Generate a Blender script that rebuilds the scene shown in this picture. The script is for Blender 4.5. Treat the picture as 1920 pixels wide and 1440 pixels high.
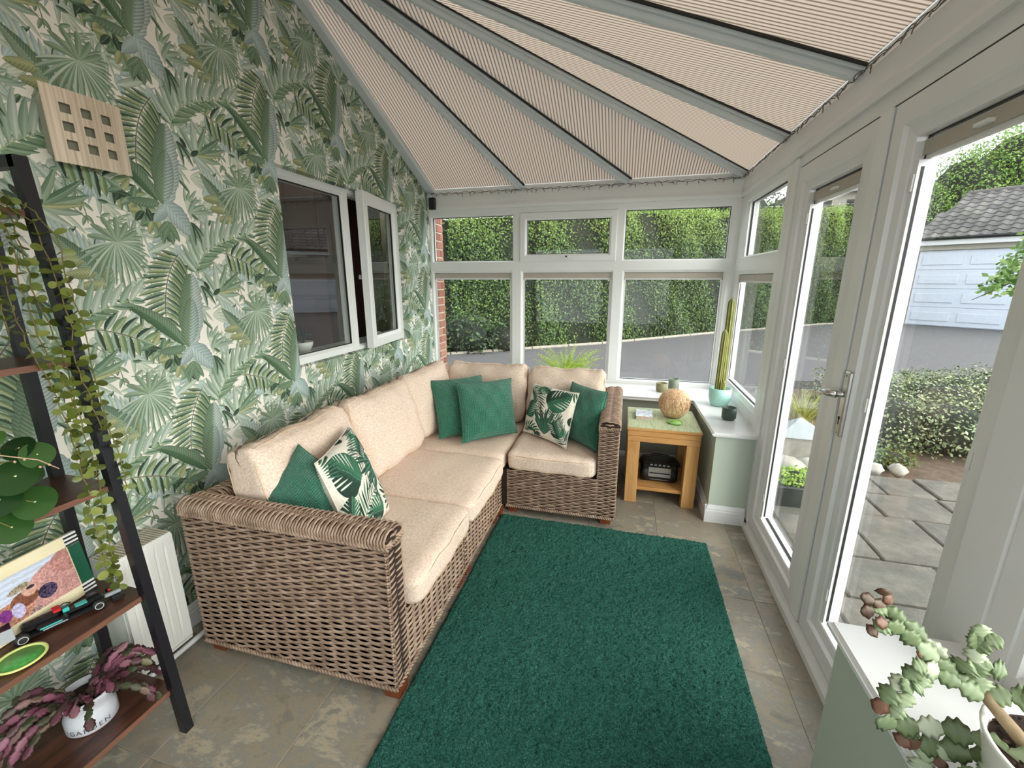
import bpy, bmesh, math, random
import numpy as np
from mathutils import Vector, Matrix
random.seed(7); rng = np.random.default_rng(7)
for o in list(bpy.data.objects): bpy.data.objects.remove(o, do_unlink=True)
SC = bpy.context.scene; COL = SC.collection
pi = math.pi; sin = math.sin; cos = math.cos

# ------------------------------------------------------------------ camera, sky, sun, exposure
cam_d = bpy.data.cameras.new('camera'); cam = bpy.data.objects.new('camera', cam_d); COL.objects.link(cam)
cam_d.sensor_width = 36; cam_d.lens = 36*798/1920; cam_d.clip_start = .02; cam_d.clip_end = 300
PITCH, YAW = 0.24149, 0.25818
fw = Vector((-sin(YAW)*cos(PITCH), cos(YAW)*cos(PITCH), -sin(PITCH)))
rt = Vector((cos(YAW), sin(YAW), 0)); up = rt.cross(fw)
cam.matrix_world = Matrix(((rt.x, up.x, -fw.x, 0), (rt.y, up.y, -fw.y, 0), (rt.z, up.z, -fw.z, 1.5), (0, 0, 0, 1)))
SC.camera = cam
w = bpy.data.worlds.new('overcast_sky'); SC.world = w; w.use_nodes = True
wn = w.node_tree.nodes; wl = w.node_tree.links
bg = wn['Background']; bg.inputs['Strength'].default_value = 1.6
wtc = wn.new('ShaderNodeTexCoord'); wsep = wn.new('ShaderNodeSeparateXYZ'); wr = wn.new('ShaderNodeValToRGB')
wl.new(wtc.outputs['Generated'], wsep.inputs[0]); wl.new(wsep.outputs['Z'], wr.inputs[0]); wl.new(wr.outputs[0], bg.inputs['Color'])
wr.color_ramp.elements[0].position = 0.0; wr.color_ramp.elements[0].color = (.93, .96, 1, 1)
wr.color_ramp.elements[1].position = 1.0; wr.color_ramp.elements[1].color = (.86, .92, 1, 1)
sd = bpy.data.lights.new('sun', 'SUN'); sd.energy = 4.9; sd.angle = math.radians(70); sd.color = (1, .97, .9)
so = bpy.data.objects.new('sun', sd); COL.objects.link(so)
so.rotation_euler = Vector((.85, -.32, .36)).to_track_quat('Z', 'Y').to_euler()
so.location = (14, -5, 6)
SC.view_settings.view_transform = 'Standard'; SC.view_settings.look = 'None'
SC.view_settings.exposure = 0.86; SC.view_settings.gamma = 1
SC.view_settings.use_curve_mapping = False

# ------------------------------------------------------------------ object helpers
WM = {}
def link(o, parent=None, M=None):
    COL.objects.link(o); M = M or Matrix.Identity(4)
    WM[o.name] = M.copy()
    if parent is not None:
        o.parent = parent; o.matrix_basis = WM[parent.name].inverted() @ M
    else: o.matrix_basis = M
    return o
def tag(o, label=None, cat=None, group=None, kind=None):
    if label: o['label'] = label
    if cat: o['category'] = cat
    if group: o['group'] = group
    if kind: o['kind'] = kind
    return o
def empty(name, loc, label=None, cat=None, group=None, kind=None):
    o = bpy.data.objects.new(name, None); o.empty_display_size = .05
    link(o, None, Matrix.Translation(loc)); return tag(o, label, cat, group, kind)
def inst(name, mesh, parent, M): return link(bpy.data.objects.new(name, mesh), parent, M)

class MB:
    def __init__(s): s.v = []; s.f = []; s.uv = None; s.sm = []
    def add(s, vs, fs, smooth=False):
        n = len(s.v); s.v += [tuple(p) for p in vs]; s.f += [tuple(i+n for i in f) for f in fs]; s.sm += [smooth]*len(fs); return s
    def box(s, x0, x1, y0, y1, z0, z1, M=None):
        vs = [Vector((x, y, z)) for x in (x0, x1) for y in (y0, y1) for z in (z0, z1)]
        if M: vs = [M @ v for v in vs]
        return s.add(vs, [(0,1,3,2),(4,6,7,5),(0,4,5,1),(2,3,7,6),(0,2,6,4),(1,5,7,3)])
    def bbox(s, x0, x1, y0, y1, z0, z1, b=.004, M=None):
        # box with chamfered edges
        bm = bmesh.new(); bmesh.ops.create_cube(bm, size=1)
        for v in bm.verts: v.co = Vector(((x0+x1)/2+v.co.x*(x1-x0), (y0+y1)/2+v.co.y*(y1-y0), (z0+z1)/2+v.co.z*(z1-z0)))
        bmesh.ops.bevel(bm, geom=bm.edges[:], offset=b, segments=1, affect='EDGES')
        vs = [(M @ v.co) if M else v.co.copy() for v in bm.verts]; fs = [[v.index for v in f.verts] for f in bm.faces]
        bm.free(); return s.add(vs, fs)
    def tube(s, pts, r, seg=6, cap=True, smooth=True, squash=None):
        pts = [Vector(p) for p in pts]; n = len(pts); rr = r if isinstance(r, (list, tuple)) else [r]*n
        vs = []; ref = None
        for i, p in enumerate(pts):
            t = (pts[min(i+1, n-1)]-pts[max(i-1, 0)])
            if t.length < 1e-9: t = Vector((0, 0, 1))
            t.normalize()
            if ref is None: ref = Vector((0, 0, 1)) if abs(t.z) < .9 else Vector((1, 0, 0))
            a = (ref - t*ref.dot(t))
            if a.length < 1e-6: a = Vector((1, .3, 0)).cross(t)
            a.normalize(); b = t.cross(a); ref = a
            for k in range(seg):
                th = 2*pi*k/seg; vs.append(p + (a*cos(th) + b*sin(th))*rr[i])
        fs = [(i*seg+k, i*seg+(k+1) % seg, (i+1)*seg+(k+1) % seg, (i+1)*seg+k) for i in range(n-1) for k in range(seg)]
        if cap: fs += [tuple(range(seg-1, -1, -1)), tuple(range((n-1)*seg, n*seg))]
        return s.add(vs, fs, smooth)
    def lathe(s, prof, seg=24, c=(0, 0, 0), M=None, cap=True):
        vs = []; c = Vector(c)
        for r, z in prof:
            for k in range(seg):
                p = Vector((r*cos(2*pi*k/seg), r*sin(2*pi*k/seg), z)); vs.append(M @ p if M else p+c)
        n = len(prof); fs = [(i*seg+k, i*seg+(k+1) % seg, (i+1)*seg+(k+1) % seg, (i+1)*seg+k) for i in range(n-1) for k in range(seg)]
        if cap: fs += [tuple(range(seg-1, -1, -1)), tuple(range((n-1)*seg, n*seg))]
        return s.add(vs, fs, True)
    def prism(s, poly, d):      # poly list of 3D points, extruded by vector d
        d = Vector(d); n = len(poly); vs = [Vector(p) for p in poly] + [Vector(p)+d for p in poly]
        return s.add(vs, [tuple(range(n-1, -1, -1)), tuple(range(n, 2*n))] + [(i, (i+1) % n, n+(i+1) % n, n+i) for i in range(n)])
    def grid(s, P, nu, nv, smooth=True):
        vs = [P(i/nu, j/nv) for j in range(nv+1) for i in range(nu+1)]
        return s.add(vs, [(j*(nu+1)+i, j*(nu+1)+i+1, (j+1)*(nu+1)+i+1, (j+1)*(nu+1)+i) for j in range(nv) for i in range(nu)], smooth)
    def mesh(s, name, mat, recalc=True):
        me = bpy.data.meshes.new(name); me.from_pydata(s.v, [], s.f)
        if recalc and len(s.f) < 60000:
            bm = bmesh.new(); bm.from_mesh(me); bmesh.ops.recalc_face_normals(bm, faces=bm.faces[:]); bm.to_mesh(me); bm.free()
        me.polygons.foreach_set('use_smooth', s.sm)
        if mat: me.materials.append(mat)
        me.update(); return me
    def build(s, name, mat, parent=None, M=None, **k):
        o = bpy.data.objects.new(name, s.mesh(name, mat)); link(o, parent, M); return tag(o, **k)
def bx(name, mat, parent, *c, b=0, **k):
    m = MB(); m.bbox(*c, b=b) if b else m.box(*c); return m.build(name, mat, parent, **k)

# ------------------------------------------------------------------ materials
def S(r, g, b):
    f = lambda c: (c/255/12.92) if c/255 <= .04045 else ((c/255+.055)/1.055)**2.4
    return (f(r), f(g), f(b), 1)
class NM:
    def __init__(s, name):
        s.m = bpy.data.materials.new(name); s.m.use_nodes = True; s.n = s.m.node_tree.nodes; s.l = s.m.node_tree.links; s.b = s.n['Principled BSDF']
    def N(s, t, **k):
        n = s.n.new('ShaderNode'+t)
        for a, v in k.items(): setattr(n, a, v)
        return n
    def L(s, a, b): s.l.new(a, b)
    def set(s, n, **k):
        for a, v in k.items(): n.inputs[a.replace('_', ' ')].default_value = v
        return n
    def coord(s, kind='Object', scale=(1, 1, 1), rot=(0, 0, 0), perobj=False):
        tc = s.N('TexCoord'); mp = s.N('Mapping'); mp.inputs['Scale'].default_value = scale; mp.inputs['Rotation'].default_value = rot
        s.L(tc.outputs[kind], mp.inputs[0])
        if perobj:
            oi = s.N('ObjectInfo'); v = s.N('Vector' 'Math', operation='SCALE') if False else s.N('VectorMath', operation='SCALE')
            c = s.N('CombineXYZ')
            for i in range(3): s.L(oi.outputs['Random'], c.inputs[i])
            s.L(c.outputs[0], v.inputs[0]); v.inputs['Scale'].default_value = 57.0; s.L(v.outputs[0], mp.inputs['Location'])
        return mp.outputs[0]
    def noise(s, vec, scale, detail=4, rough=.55, dist=0):
        n = s.N('TexNoise'); s.L(vec, n.inputs['Vector']); s.set(n, Scale=scale, Detail=detail, Roughness=rough, Distortion=dist); return n.outputs['Fac']
    def ramp(s, fac, stops):
        r = s.N('ValToRGB'); s.L(fac, r.inputs[0]); e = r.color_ramp.elements
        while len(e) < len(stops): e.new(.5)
        for i, (p, c) in enumerate(stops): e[i].position = p; e[i].color = c
        return r.outputs[0]
    def bump(s, h, strength=.3, dist=.01, prev=None):
        b = s.N('Bump'); s.L(h, b.inputs['Height']); b.inputs['Strength'].default_value = strength; b.inputs['Distance'].default_value = dist
        if prev: s.L(prev, b.inputs['Normal'])
        s.L(b.outputs[0], s.b.inputs['Normal']); return b.outputs[0]
    def mix(s, a, b, fac, blend='MIX'):
        m = s.N('Mix', data_type='RGBA', blend_type=blend)
        for sock, val in ((m.inputs[0], fac), (m.inputs[6], a), (m.inputs[7], b)):
            if hasattr(val, 'links'): s.L(val, sock)
            else: sock.default_value = val
        return m.outputs[2]
    def math(s, op, a, b=0.0):
        m = s.N('Math', operation=op)
        for i, val in enumerate((a, b)):
            if hasattr(val, 'links'): s.L(val, m.inputs[i])
            else: m.inputs[i].default_value = val
        return m.outputs[0]
def simple(name, c, rough=.5, var=.08, scale=12, bump=0, bscale=60, metal=0, spec=.5, perobj=False, sss=0):
    m = NM(name); v = m.coord(perobj=perobj); f = m.noise(v, scale)
    d = tuple(x*(1-var) for x in c[:3])+(1,); l = tuple(min(1, x*(1+var)) for x in c[:3])+(1,)
    col = m.ramp(f, [(.3, d), (.7, l)]); m.L(col, m.b.inputs['Base Color'])
    m.set(m.b, Roughness=rough, Metallic=metal); m.b.inputs['Specular IOR Level'].default_value = spec
    if bump: m.bump(m.noise(v, bscale), bump, .002)
    return m.m
UPVC = simple('white_upvc', S(226, 228, 226), .35, .02, 3)
UPVC_G = simple('grey_white_upvc', S(222, 222, 222), .4, .03, 3)
GASKET = simple('black_gasket', S(28, 28, 28), .6)
BLIND = simple('blind_cassette_grey', S(176, 168, 156), .6, .05)
WHITEP = simple('white_gloss_paint', S(224, 224, 224), .3, .02)
SAGE = simple('sage_wall_paint', S(178, 188, 174), .7, .03, 2, bump=.05, bscale=200)
BARM = simple('roof_bar_grey', S(206, 214, 218), .4, .04, 5)
BLACKP = simple('black_metal', S(24, 24, 30), .35, .1)
CHROME = simple('brushed_steel', S(190, 188, 184), .28, .06, 40, metal=1)
PLASTIC_B = simple('black_plastic', S(18, 18, 20), .3, .1)
def glass_mat(name, refl=1.0, tint=(.96, .98, .97, 1), ior=1.5):
    m = NM(name); n = m.n; out = [x for x in n if x.type == 'OUTPUT_MATERIAL'][0]
    tr = m.N('BsdfTransparent'); tr.inputs[0].default_value = tint; gl = m.N('BsdfGlossy'); gl.inputs['Roughness'].default_value = .005
    ge = m.N('NewGeometry'); dp = m.N('VectorMath', operation='DOT_PRODUCT'); m.L(ge.outputs['Normal'], dp.inputs[0]); m.L(ge.outputs['Incoming'], dp.inputs[1])
    f0 = ((ior-1)/(ior+1))**2*refl; q = m.math('POWER', m.math('SUBTRACT', 1.0, m.math('ABSOLUTE', dp.outputs['Value'])), 5.0); k = m.math('ADD', m.math('MULTIPLY', q, 1-f0), f0); mx = m.N('MixShader')
    # faint smears left from cleaning
    m.L(k, mx.inputs[0]); m.L(tr.outputs[0], mx.inputs[1]); m.L(gl.outputs[0], mx.inputs[2]); m.L(mx.outputs[0], out.inputs[0]); return m.m
GLASS = glass_mat('window_glass', .55)
GLASS2 = glass_mat('double_glazing_glass', 1.3, ior=1.6)

def wood(name, a, b, scale=(1, 1, 1), rough=.4, n=3.0):
    m = NM(name); v = m.coord(scale=scale); f = m.noise(v, n, 6, .6, .8); c = m.ramp(f, [(.3, a), (.5, tuple((a[i]+b[i])/2 for i in range(4))), (.7, b)])
    m.L(c, m.b.inputs['Base Color']); m.set(m.b, Roughness=rough); m.bump(m.noise(v, n*6), .1, .001); return m.m
OAK = wood('oak_wood', S(186, 134, 76), S(216, 170, 112), (8, 8, 1))
OAKTOP = wood('oak_wood_lengthwise', S(182, 128, 70), S(212, 164, 106), (1, 8, 8))
DARKWOOD = wood('dark_rustic_wood', S(34, 20, 15), S(92, 54, 38), (9, 1.2, 9), .35, 3.5)
SHELFEDGE = wood('reddish_shelf_edge', S(104, 70, 56), S(134, 92, 74), (9, 1.2, 9), .4)
FOOT = wood('mahogany_foot', S(92, 40, 22), S(140, 72, 40), (6, 6, 1))
def wicker_mat():
    m = NM('woven_rattan'); v = m.coord(); f = m.noise(v, 22, 3); g = m.noise(v, 160, 2)
    c = m.ramp(f, [(.3, S(126, 104, 88)), (.55, S(162, 138, 119)), (.75, S(192, 170, 150))]); c = m.mix(c, S(124, 90, 68), m.math('MULTIPLY', g, .35))
    m.L(c, m.b.inputs['Base Color']); m.set(m.b, Roughness=.5); m.bump(g, .2, .001); return m.m
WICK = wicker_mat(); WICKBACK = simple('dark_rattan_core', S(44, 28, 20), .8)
def linen():
    m = NM('mottled_beige_linen'); v = m.coord(); a = m.noise(v, 130, 3, .7); b = m.noise(v, 4, 2); t = m.noise(v, 700, 2)
    c = m.ramp(a, [(.36, S(198, 174, 156)), (.5, S(220, 200, 184)), (.62, S(230, 215, 203))]); c = m.mix(c, S(216, 190, 168), m.math('MULTIPLY', b, .45))
    m.L(c, m.b.inputs['Base Color']); m.set(m.b, Roughness=.9); m.b.inputs['Specular IOR Level'].default_value = .15
    p = m.bump(m.noise(v, 9, 3), .22, .02); m.bump(t, .25, .001, p); return m.m
LINEN = linen(); SEAM = simple('beige_piping', S(206, 178, 150), .9)
def waffle():
    m = NM('green_waffle_fabric'); tc = m.N('TexCoord'); mp = m.N('Mapping'); m.L(tc.outputs['UV'], mp.inputs[0]); mp.inputs['Scale'].default_value = (1, 1, 1)
    sx = m.N('SeparateXYZ'); m.L(mp.outputs[0], sx.inputs[0])
    a = m.math('ABSOLUTE', m.math('SINE', m.math('MULTIPLY', sx.outputs[0], 36*pi))); b = m.math('ABSOLUTE', m.math('SINE', m.math('MULTIPLY', sx.outputs[1], 36*pi)))
    h = m.math('MINIMUM', a, b); n = m.noise(m.coord(), 90, 2)
    c = m.ramp(h, [(.0, S(22, 84, 66)), (.6, S(60, 142, 114))]); c = m.mix(c, S(30, 84, 66), m.math('MULTIPLY', n, .5))
    m.L(c, m.b.inputs['Base Color']); m.set(m.b, Roughness=.85); m.b.inputs['Specular IOR Level'].default_value = .2
    m.b.inputs['Sheen Weight'].default_value = .3; m.bump(h, .9, .006); return m.m
WAFFLE = waffle()
def stone_tile():
    m = NM('slate_effect_tile'); v = m.coord(perobj=True); v2 = m.coord(scale=(1, 1.7, 1), rot=(0, 0, .6), perobj=True)
    a = m.noise(v2, 4.2, 10, .74, .25); b = m.noise(v, 18, 6, .7)
    c = m.ramp(a, [(.24, S(84, 88, 88)), (.41, S(118, 114, 104)), (.47, S(150, 136, 114)), (.53, S(122, 124, 120)), (.60, S(184, 168, 142)), (.66, S(116, 118, 116)), (.76, S(150, 132, 108))])
    c = m.mix(c, S(96, 96, 92), m.math('MULTIPLY', b, .4)); oi = m.N('ObjectInfo'); c = m.mix(c, S(176, 164, 146), m.math('MULTIPLY', oi.outputs['Random'], .25))
    m.L(c, m.b.inputs['Base Color']); m.set(m.b, Roughness=.38); p = m.bump(a, .15, .01); m.bump(b, .12, .003, p); return m.m
TILE = stone_tile(); GROUT = simple('grey_grout', S(150, 144, 130), .9)
def poly():
    m = NM('bronze_twinwall_polycarbonate'); out = [x for x in m.n if x.type == 'OUTPUT_MATERIAL'][0]
    tc = m.N('TexCoord'); sx = m.N('SeparateXYZ'); m.L(tc.outputs['UV'], sx.inputs[0])
    s = m.math('FRACT', m.math('MULTIPLY', sx.outputs[0], 1/.021)); n = m.noise(m.coord(), 3, 4)
    rib = m.ramp(s, [(0, S(58, 50, 43)), (.20, S(72, 62, 53)), (.36, S(134, 123, 110)), (.80, S(136, 125, 112)), (1, S(62, 54, 47))])
    c = m.mix(rib, S(112, 101, 88), m.math('MULTIPLY', n, .35))
    t = m.N('BsdfTranslucent'); d = m.N('BsdfDiffuse'); g = m.N('BsdfGlossy'); g.inputs['Roughness'].default_value = .3
    m.L(c, t.inputs[0]); m.L(c, d.inputs[0]); x = m.N('MixShader'); x.inputs[0].default_value = .28; m.L(t.outputs[0], x.inputs[1]); m.L(d.outputs[0], x.inputs[2])
    y = m.N('MixShader'); y.inputs[0].default_value = .04; m.L(x.outputs[0], y.inputs[1]); m.L(g.outputs[0], y.inputs[2]); m.L(y.outputs[0], out.inputs[0]); return m.m
POLY = poly()
def leafmat(name, stops, rough=.5, trans=.25, island=True, nz=0):
    m = NM(name); g = m.N('NewGeometry'); oi = m.N('ObjectInfo')
    f = g.outputs['Random Per Island'] if island else oi.outputs['Random']
    c = m.ramp(f, stops)
    if nz: c = m.mix(c, stops[0][1], m.math('MULTIPLY', m.noise(m.coord(), nz), .6))
    m.L(c, m.b.inputs['Base Color']); m.set(m.b, Roughness=rough)
    out = [x for x in m.n if x.type == 'OUTPUT_MATERIAL'][0]; t = m.N('BsdfTranslucent'); m.L(c, t.inputs[0]); x = m.N('MixShader'); x.inputs[0].default_value = trans
    m.L(m.b.outputs[0], x.inputs[1]); m.L(t.outputs[0], x.inputs[2]); m.L(x.outputs[0], out.inputs[0]); return m.m

# ------------------------------------------------------------------ leaf-print painter (numpy), used for the wallpaper and the printed cushions
class Canvas:
    def __init__(s, wm, hm, px, bgc, lattice=((0, 0),)):
        s.sat = 1
        s.W = int(round(wm*px)); s.H = int(round(hm*px)); s.sx = s.W/wm; s.sy = s.H/hm; s.lat = lattice
        s.a = np.empty((s.H, s.W, 3), np.float32); s.a[:] = np.array(bgc)/255
    def leaf(s, x, y, ang, L, w, bend=0, c1=(120, 150, 115), c2=(90, 125, 92), p=.6, q=.8, vein=0, vf=90, mid=None, wavy=0, tip=None):
        nm = (p/(p+q))**p*(q/(p+q))**q; ca, sa = cos(ang), sin(ang); C1 = np.array(c1)/255; C2 = np.array(c2)/255
        R = L*.5 + abs(bend)*L + w + .004; mx = x+ca*L/2; my = y+sa*L/2
        for dx, dy in s.lat:
            ix = np.arange(int((mx+dx-R)*s.sx), int((mx+dx+R)*s.sx)+1); iy = np.arange(int((my+dy-R)*s.sy), int((my+dy+R)*s.sy)+1)
            X, Y = np.meshgrid(ix/s.sx-x-dx, iy/s.sy-y-dy); u = X*ca+Y*sa; v = -X*sa+Y*ca; t = u/L; v = v-bend*L*t*t
            tc = np.clip(t, 1e-4, 1-1e-4); hw = w*tc**p*(1-tc)**q/nm
            if wavy: hw = hw*(1+wavy*np.sin(t*38+3*np.sin(t*9)))
            al = np.clip((hw-np.abs(v))*s.sx+.5, 0, 1)*((t > 0) & (t < 1)); sd_ = np.clip(v/np.maximum(hw, 1e-5), -1, 1)
            k = np.clip(.5+sd_*2.2, 0, 1)[..., None]; c = C1*(1-k)+C2*k
            sh = 1-.16*np.abs(sd_)**3 + (.10*(1-t) if True else 0)-.06
            if vein: sh = sh*(1-vein*(.5+.5*np.sin((u-np.abs(v)*.9)*2*pi*vf))**2)
            c = np.clip(c*sh[..., None], 0, 1)
            if mid is not None:
                mk = (np.clip(1.2-np.abs(v)*s.sx*.9, 0, 1)*.8)[..., None]; c = c*(1-mk)+np.array(mid)/255*mk
            al = al[..., None]; rr = iy % s.H; cc = ix % s.W; cur = s.a[np.ix_(rr, cc)]; s.a[np.ix_(rr, cc)] = cur*(1-al)+c*al
    def to(s, x, y, x2, y2, w, **k): s.leaf(x, y, math.atan2(y2-y, x2-x), math.hypot(x2-x, y2-y), w, **k)
    def comb(s, path, n, lenf, w, a0, a1, sides=(1, -1), cols=((120, 150, 115), (84, 118, 86)), stem=(110, 110, 80), bend=.15, alt=None, **k):
        P = [np.array(p, float) for p in path]
        def B(t):
            if len(P) == 3: return (1-t)**2*P[0]+2*t*(1-t)*(2*P[1]-.5*P[0]-.5*P[2])+t*t*P[2]
            return P[0]*(1-t)+P[1]*t
        for i in range(n):
            t = (i+.5)/n; b = B(t); d = B(min(1, t+.02))-B(max(0, t-.02)); th = math.atan2(d[1], d[0])
            for sd_ in sides:
                a = (a0*(1-t)+a1*t)*sd_; L = lenf(t, sd_)*(1+.12*sin(i*2.3+sd_))
                cc = cols if not alt or (i+(sd_ > 0)) % 2 else alt
                s.leaf(b[0], b[1], th+a, L, w, bend=-bend*sd_, c1=cc[0], c2=cc[1], **k)
        m = 14
        for i in range(m):
            b = B(i/m); c = B((i+1)/m); s.leaf(b[0]-(c[0]-b[0])*.2, b[1]-(c[1]-b[1])*.2, math.atan2(c[1]-b[1], c[0]-b[0]), np.hypot(*(c-b))*1.4, .0016, c1=stem, c2=stem, p=.1, q=.1)
    def image(s, name):
        g = s.a.mean(2, keepdims=True); s.a = g+(s.a-g)*s.sat
        im = bpy.data.images.new(name, s.W, s.H); px = np.ones((s.H, s.W, 4), np.float32); px[..., :3] = np.clip(s.a, 0, 1)
        im.pixels.foreach_set(px.ravel()); im.update(); im.pack(); return im
def printed(name, im, rough=.6, bump=0, sheen=0):
    m = NM(name); tc = m.N('TexCoord'); t = m.N('TexImage'); t.image = im; t.extension = 'REPEAT'; m.L(tc.outputs['UV'], t.inputs[0]); m.L(t.outputs[0], m.b.inputs['Base Color'])
    m.set(m.b, Roughness=rough); m.b.inputs['Specular IOR Level'].default_value = .25
    if bump: m.bump(m.noise(m.coord(), 14), bump, .01)
    return m.m
def set_uv(o, fn):
    me = o.data; uv = me.uv_layers.new(name='UVMap'); vi = np.empty(len(me.loops), np.int32); me.loops.foreach_get('vertex_index', vi)
    co = np.empty(len(me.vertices)*3); me.vertices.foreach_get('co', co); co = co.reshape(-1, 3); U = fn(co); uv.data.foreach_set('uv', np.ascontiguousarray(U[vi], np.float32).ravel())

def wallpaper():
    c = Canvas(1.134, .568, 1500, (238, 232, 220), ((0, 0), (.567, .284)))
    DG = ((122, 152, 120), (90, 126, 96)); MG = ((150, 174, 142), (114, 146, 114)); PG = ((194, 208, 190), (164, 184, 164)); OL = ((178, 182, 128), (150, 160, 108)); BLU = ((182, 202, 198), (160, 184, 182))
    VD = ((66, 92, 72), (52, 76, 60)); SG = ((162, 184, 160), (130, 158, 132))
    L = c.leaf
    rr = random.Random(5)
    for k in range(150):
        x, y, a = rr.uniform(0, .567), rr.uniform(0, .568), rr.uniform(-2.6, .6); g = rr.choice((PG, PG, SG, BLU, ((206, 214, 192), (184, 198, 176))))
        for q in range(rr.choice((1, 3, 4))): c.leaf(x, y, a+.38*q, rr.uniform(.05, .10), rr.uniform(.005, .011), bend=rr.uniform(-.2, .2), c1=g[0], c2=g[1], mid=(222, 222, 206) if q % 2 else None)
    for k in range(34):
        x, y, a = rr.uniform(0, .567), rr.uniform(0, .568), rr.uniform(-3, 3); c.leaf(x, y, a, rr.uniform(.03, .06), .007, bend=.2, c1=DG[0], c2=VD[0])
    # pale filler
    for x, y, x2, y2 in ((1.50, 1.52, 1.60, 1.36), (1.10, 1.74, 1.00, 1.86), (1.55, 1.62, 1.47, 1.72), (1.22, 1.95, 1.12, 1.86), (1.30, 1.60, 1.42, 1.66), (1.05, 1.42, .97, 1.33)):
        c.to(x, y, x2, y2, .014, c1=PG[0], c2=PG[1], mid=(220, 220, 205))
    # thin stalks
    for p in (((1.15, 1.71), (1.20, 1.68), (1.25, 1.60)), ((1.03, 1.28), (1.10, 1.22), (1.12, 1.12)), ((1.46, 1.72), (1.52, 1.64), (1.53, 1.55))):
        c.comb(p, 5, lambda t, s: .035, .006, 1.0, .6, cols=MG, stem=(120, 134, 104))
    # big left leaf with comb-like pale upper half
    c.comb(((1.147, 1.475), (1.10, 1.570), (1.005, 1.665)), 13, lambda t, s: (.10 if s < 0 else .085)*(1-.45*t), .0085, .9, .5, sides=(-1,), cols=BLU, alt=PG, stem=(190, 205, 180), bend=.1)
    c.to(1.150, 1.468, 1.010, 1.662, .030, c1=MG[1], c2=MG[0], vein=.25, vf=120, mid=(200, 208, 170), bend=.05, wavy=.05)
    for t in (0, .3, .6): c.to(1.140-.10*t, 1.480+.13*t, 1.045-.08*t, 1.475+.13*t, .018, c1=OL[0], c2=OL[1], vein=.15, vf=100)
    c.to(1.150, 1.472, 1.135, 1.60, .020, c1=MG[0], c2=OL[1], vein=.2)
    # palm frond 1 (olive herringbone)
    c.comb(((1.412, 2.165), (1.345, 2.050), (1.313, 1.885)), 17, lambda t, s: .105*(.65+.7*t*(1-t)*2), .0075, 1.25, 1.05, cols=((168, 178, 132), (112, 136, 92)), alt=(DG[0], VD[0]), stem=(120, 100, 84), bend=.12)
    # pinnate broad leaflets
    c.comb(((1.060, 1.330), (1.205, 1.272), (1.335, 1.155)), 12, lambda t, s: .088*(1-.35*t), .0125, 1.35, 1.0, cols=OL if False else ((164, 178, 130), (112, 142, 96)), alt=(SG[0], VD[1]), stem=(128, 104, 88), bend=.15)
    # lily spray
    for x2, y2, w, cc in ((1.150, 1.758, .014, MG), (1.140, 1.805, .013, DG), (1.075, 1.835, .013, MG), (1.015, 1.845, .015, PG), (.955, 1.82, .012, SG), (1.110, 1.700, .014, SG), (1.07, 1.655, .012, PG), (1.13, 1.73, .008, OL)):
        c.to(.992, 1.722, x2, y2, w, c1=cc[0], c2=cc[1], bend=.12, mid=(206, 214, 190))
    c.to(.975, 1.715, 1.012, 1.742, .010, c1=VD[0], c2=VD[1])
    # vine with small oval leaves
    nd = [(1.248, 2.384), (1.278, 2.36), (1.307, 2.319), (1.334, 2.284), (1.368, 2.255), (1.386, 2.213)]
    for i in range(5):
        c.to(*nd[i], *nd[i+1], .0018, c1=(120, 112, 84), c2=(110, 100, 76), p=.1, q=.1); x, y = nd[i]
        for k, a in enumerate((2.6, -2.2, .9, 3.4)):
            cc = (MG, VD, OL, DG)[(i+k) % 4]; L(x, y, a+.3*i, .052, .0115, c1=cc[0], c2=cc[1], mid=(180, 186, 140))
    # fan palm
    x, y = 1.194, 2.199
    for i in range(22):
        a = -pi*.93+i*(pi*1.16/21); ln = .155*(.62+.5*max(0, sin(-a*.9+.0)) if a < 0 else .62)
        L(x, y, a, ln*(1.0 if i % 2 else .9), .0066, bend=-.12 if a > -pi/2 else .12, c1=SG[0] if i % 3 else PG[0], c2=DG[0] if i % 2 else MG[1], p=.9, q=.5, mid=(212, 216, 196) if i % 3 == 0 else None)
    for a in (.35, .8, 1.25, 1.75, 2.3, 2.8): L(x, y, a, .085, .010, bend=.18, c1=MG[0], c2=DG[0], p=.9, q=.5)
    c.to(x, y, 1.085, 2.300, .0018, c1=(120, 130, 100), c2=(120, 130, 100), p=.1, q=.1)
    # dark curled leaf
    c.to(1.372, 1.232, 1.236, 1.460, .030, bend=.30, c1=DG[0], c2=(84, 120, 84), vein=.22, vf=95, mid=(150, 172, 130), wavy=.04)
    c.to(1.375, 1.222, 1.262, 1.196, .018, bend=-.2, c1=MG[1], c2=DG[0], vein=.2)
    # upright banana leaf: green half, pale blue half
    bp_ = (1.393, 1.215, 1.462, 1.520); an = math.atan2(bp_[3]-bp_[1], bp_[2]-bp_[0]); Lb = math.hypot(bp_[2]-bp_[0], bp_[3]-bp_[1])
    L(1.393, 1.215, an, Lb, .052, c1=(190, 206, 200), c2=(120, 150, 116), p=.45, q=.5, vein=.2, vf=75, mid=(150, 168, 130), wavy=.07, bend=.03)
    L(1.393, 1.235, an-.02, Lb*.62, .036, c1=(170, 192, 184), c2=(128, 156, 122), p=.5, q=.6, vein=.22, vf=75, mid=(160, 176, 140), bend=.02)
    c.to(1.47, 1.50, 1.535, 1.478, .010, c1=BLU[0], c2=SG[1], bend=-.3)
    for x2, y2 in ((1.545, 1.44), (1.56, 1.40), (1.52, 1.385)): c.to(1.485, 1.47, x2, y2, .009, c1=SG[0], c2=VD[0], bend=-.2)
    c.to(1.505, 1.49, 1.528, 1.455, .008, c1=(60, 66, 58), c2=(60, 66, 58))
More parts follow.
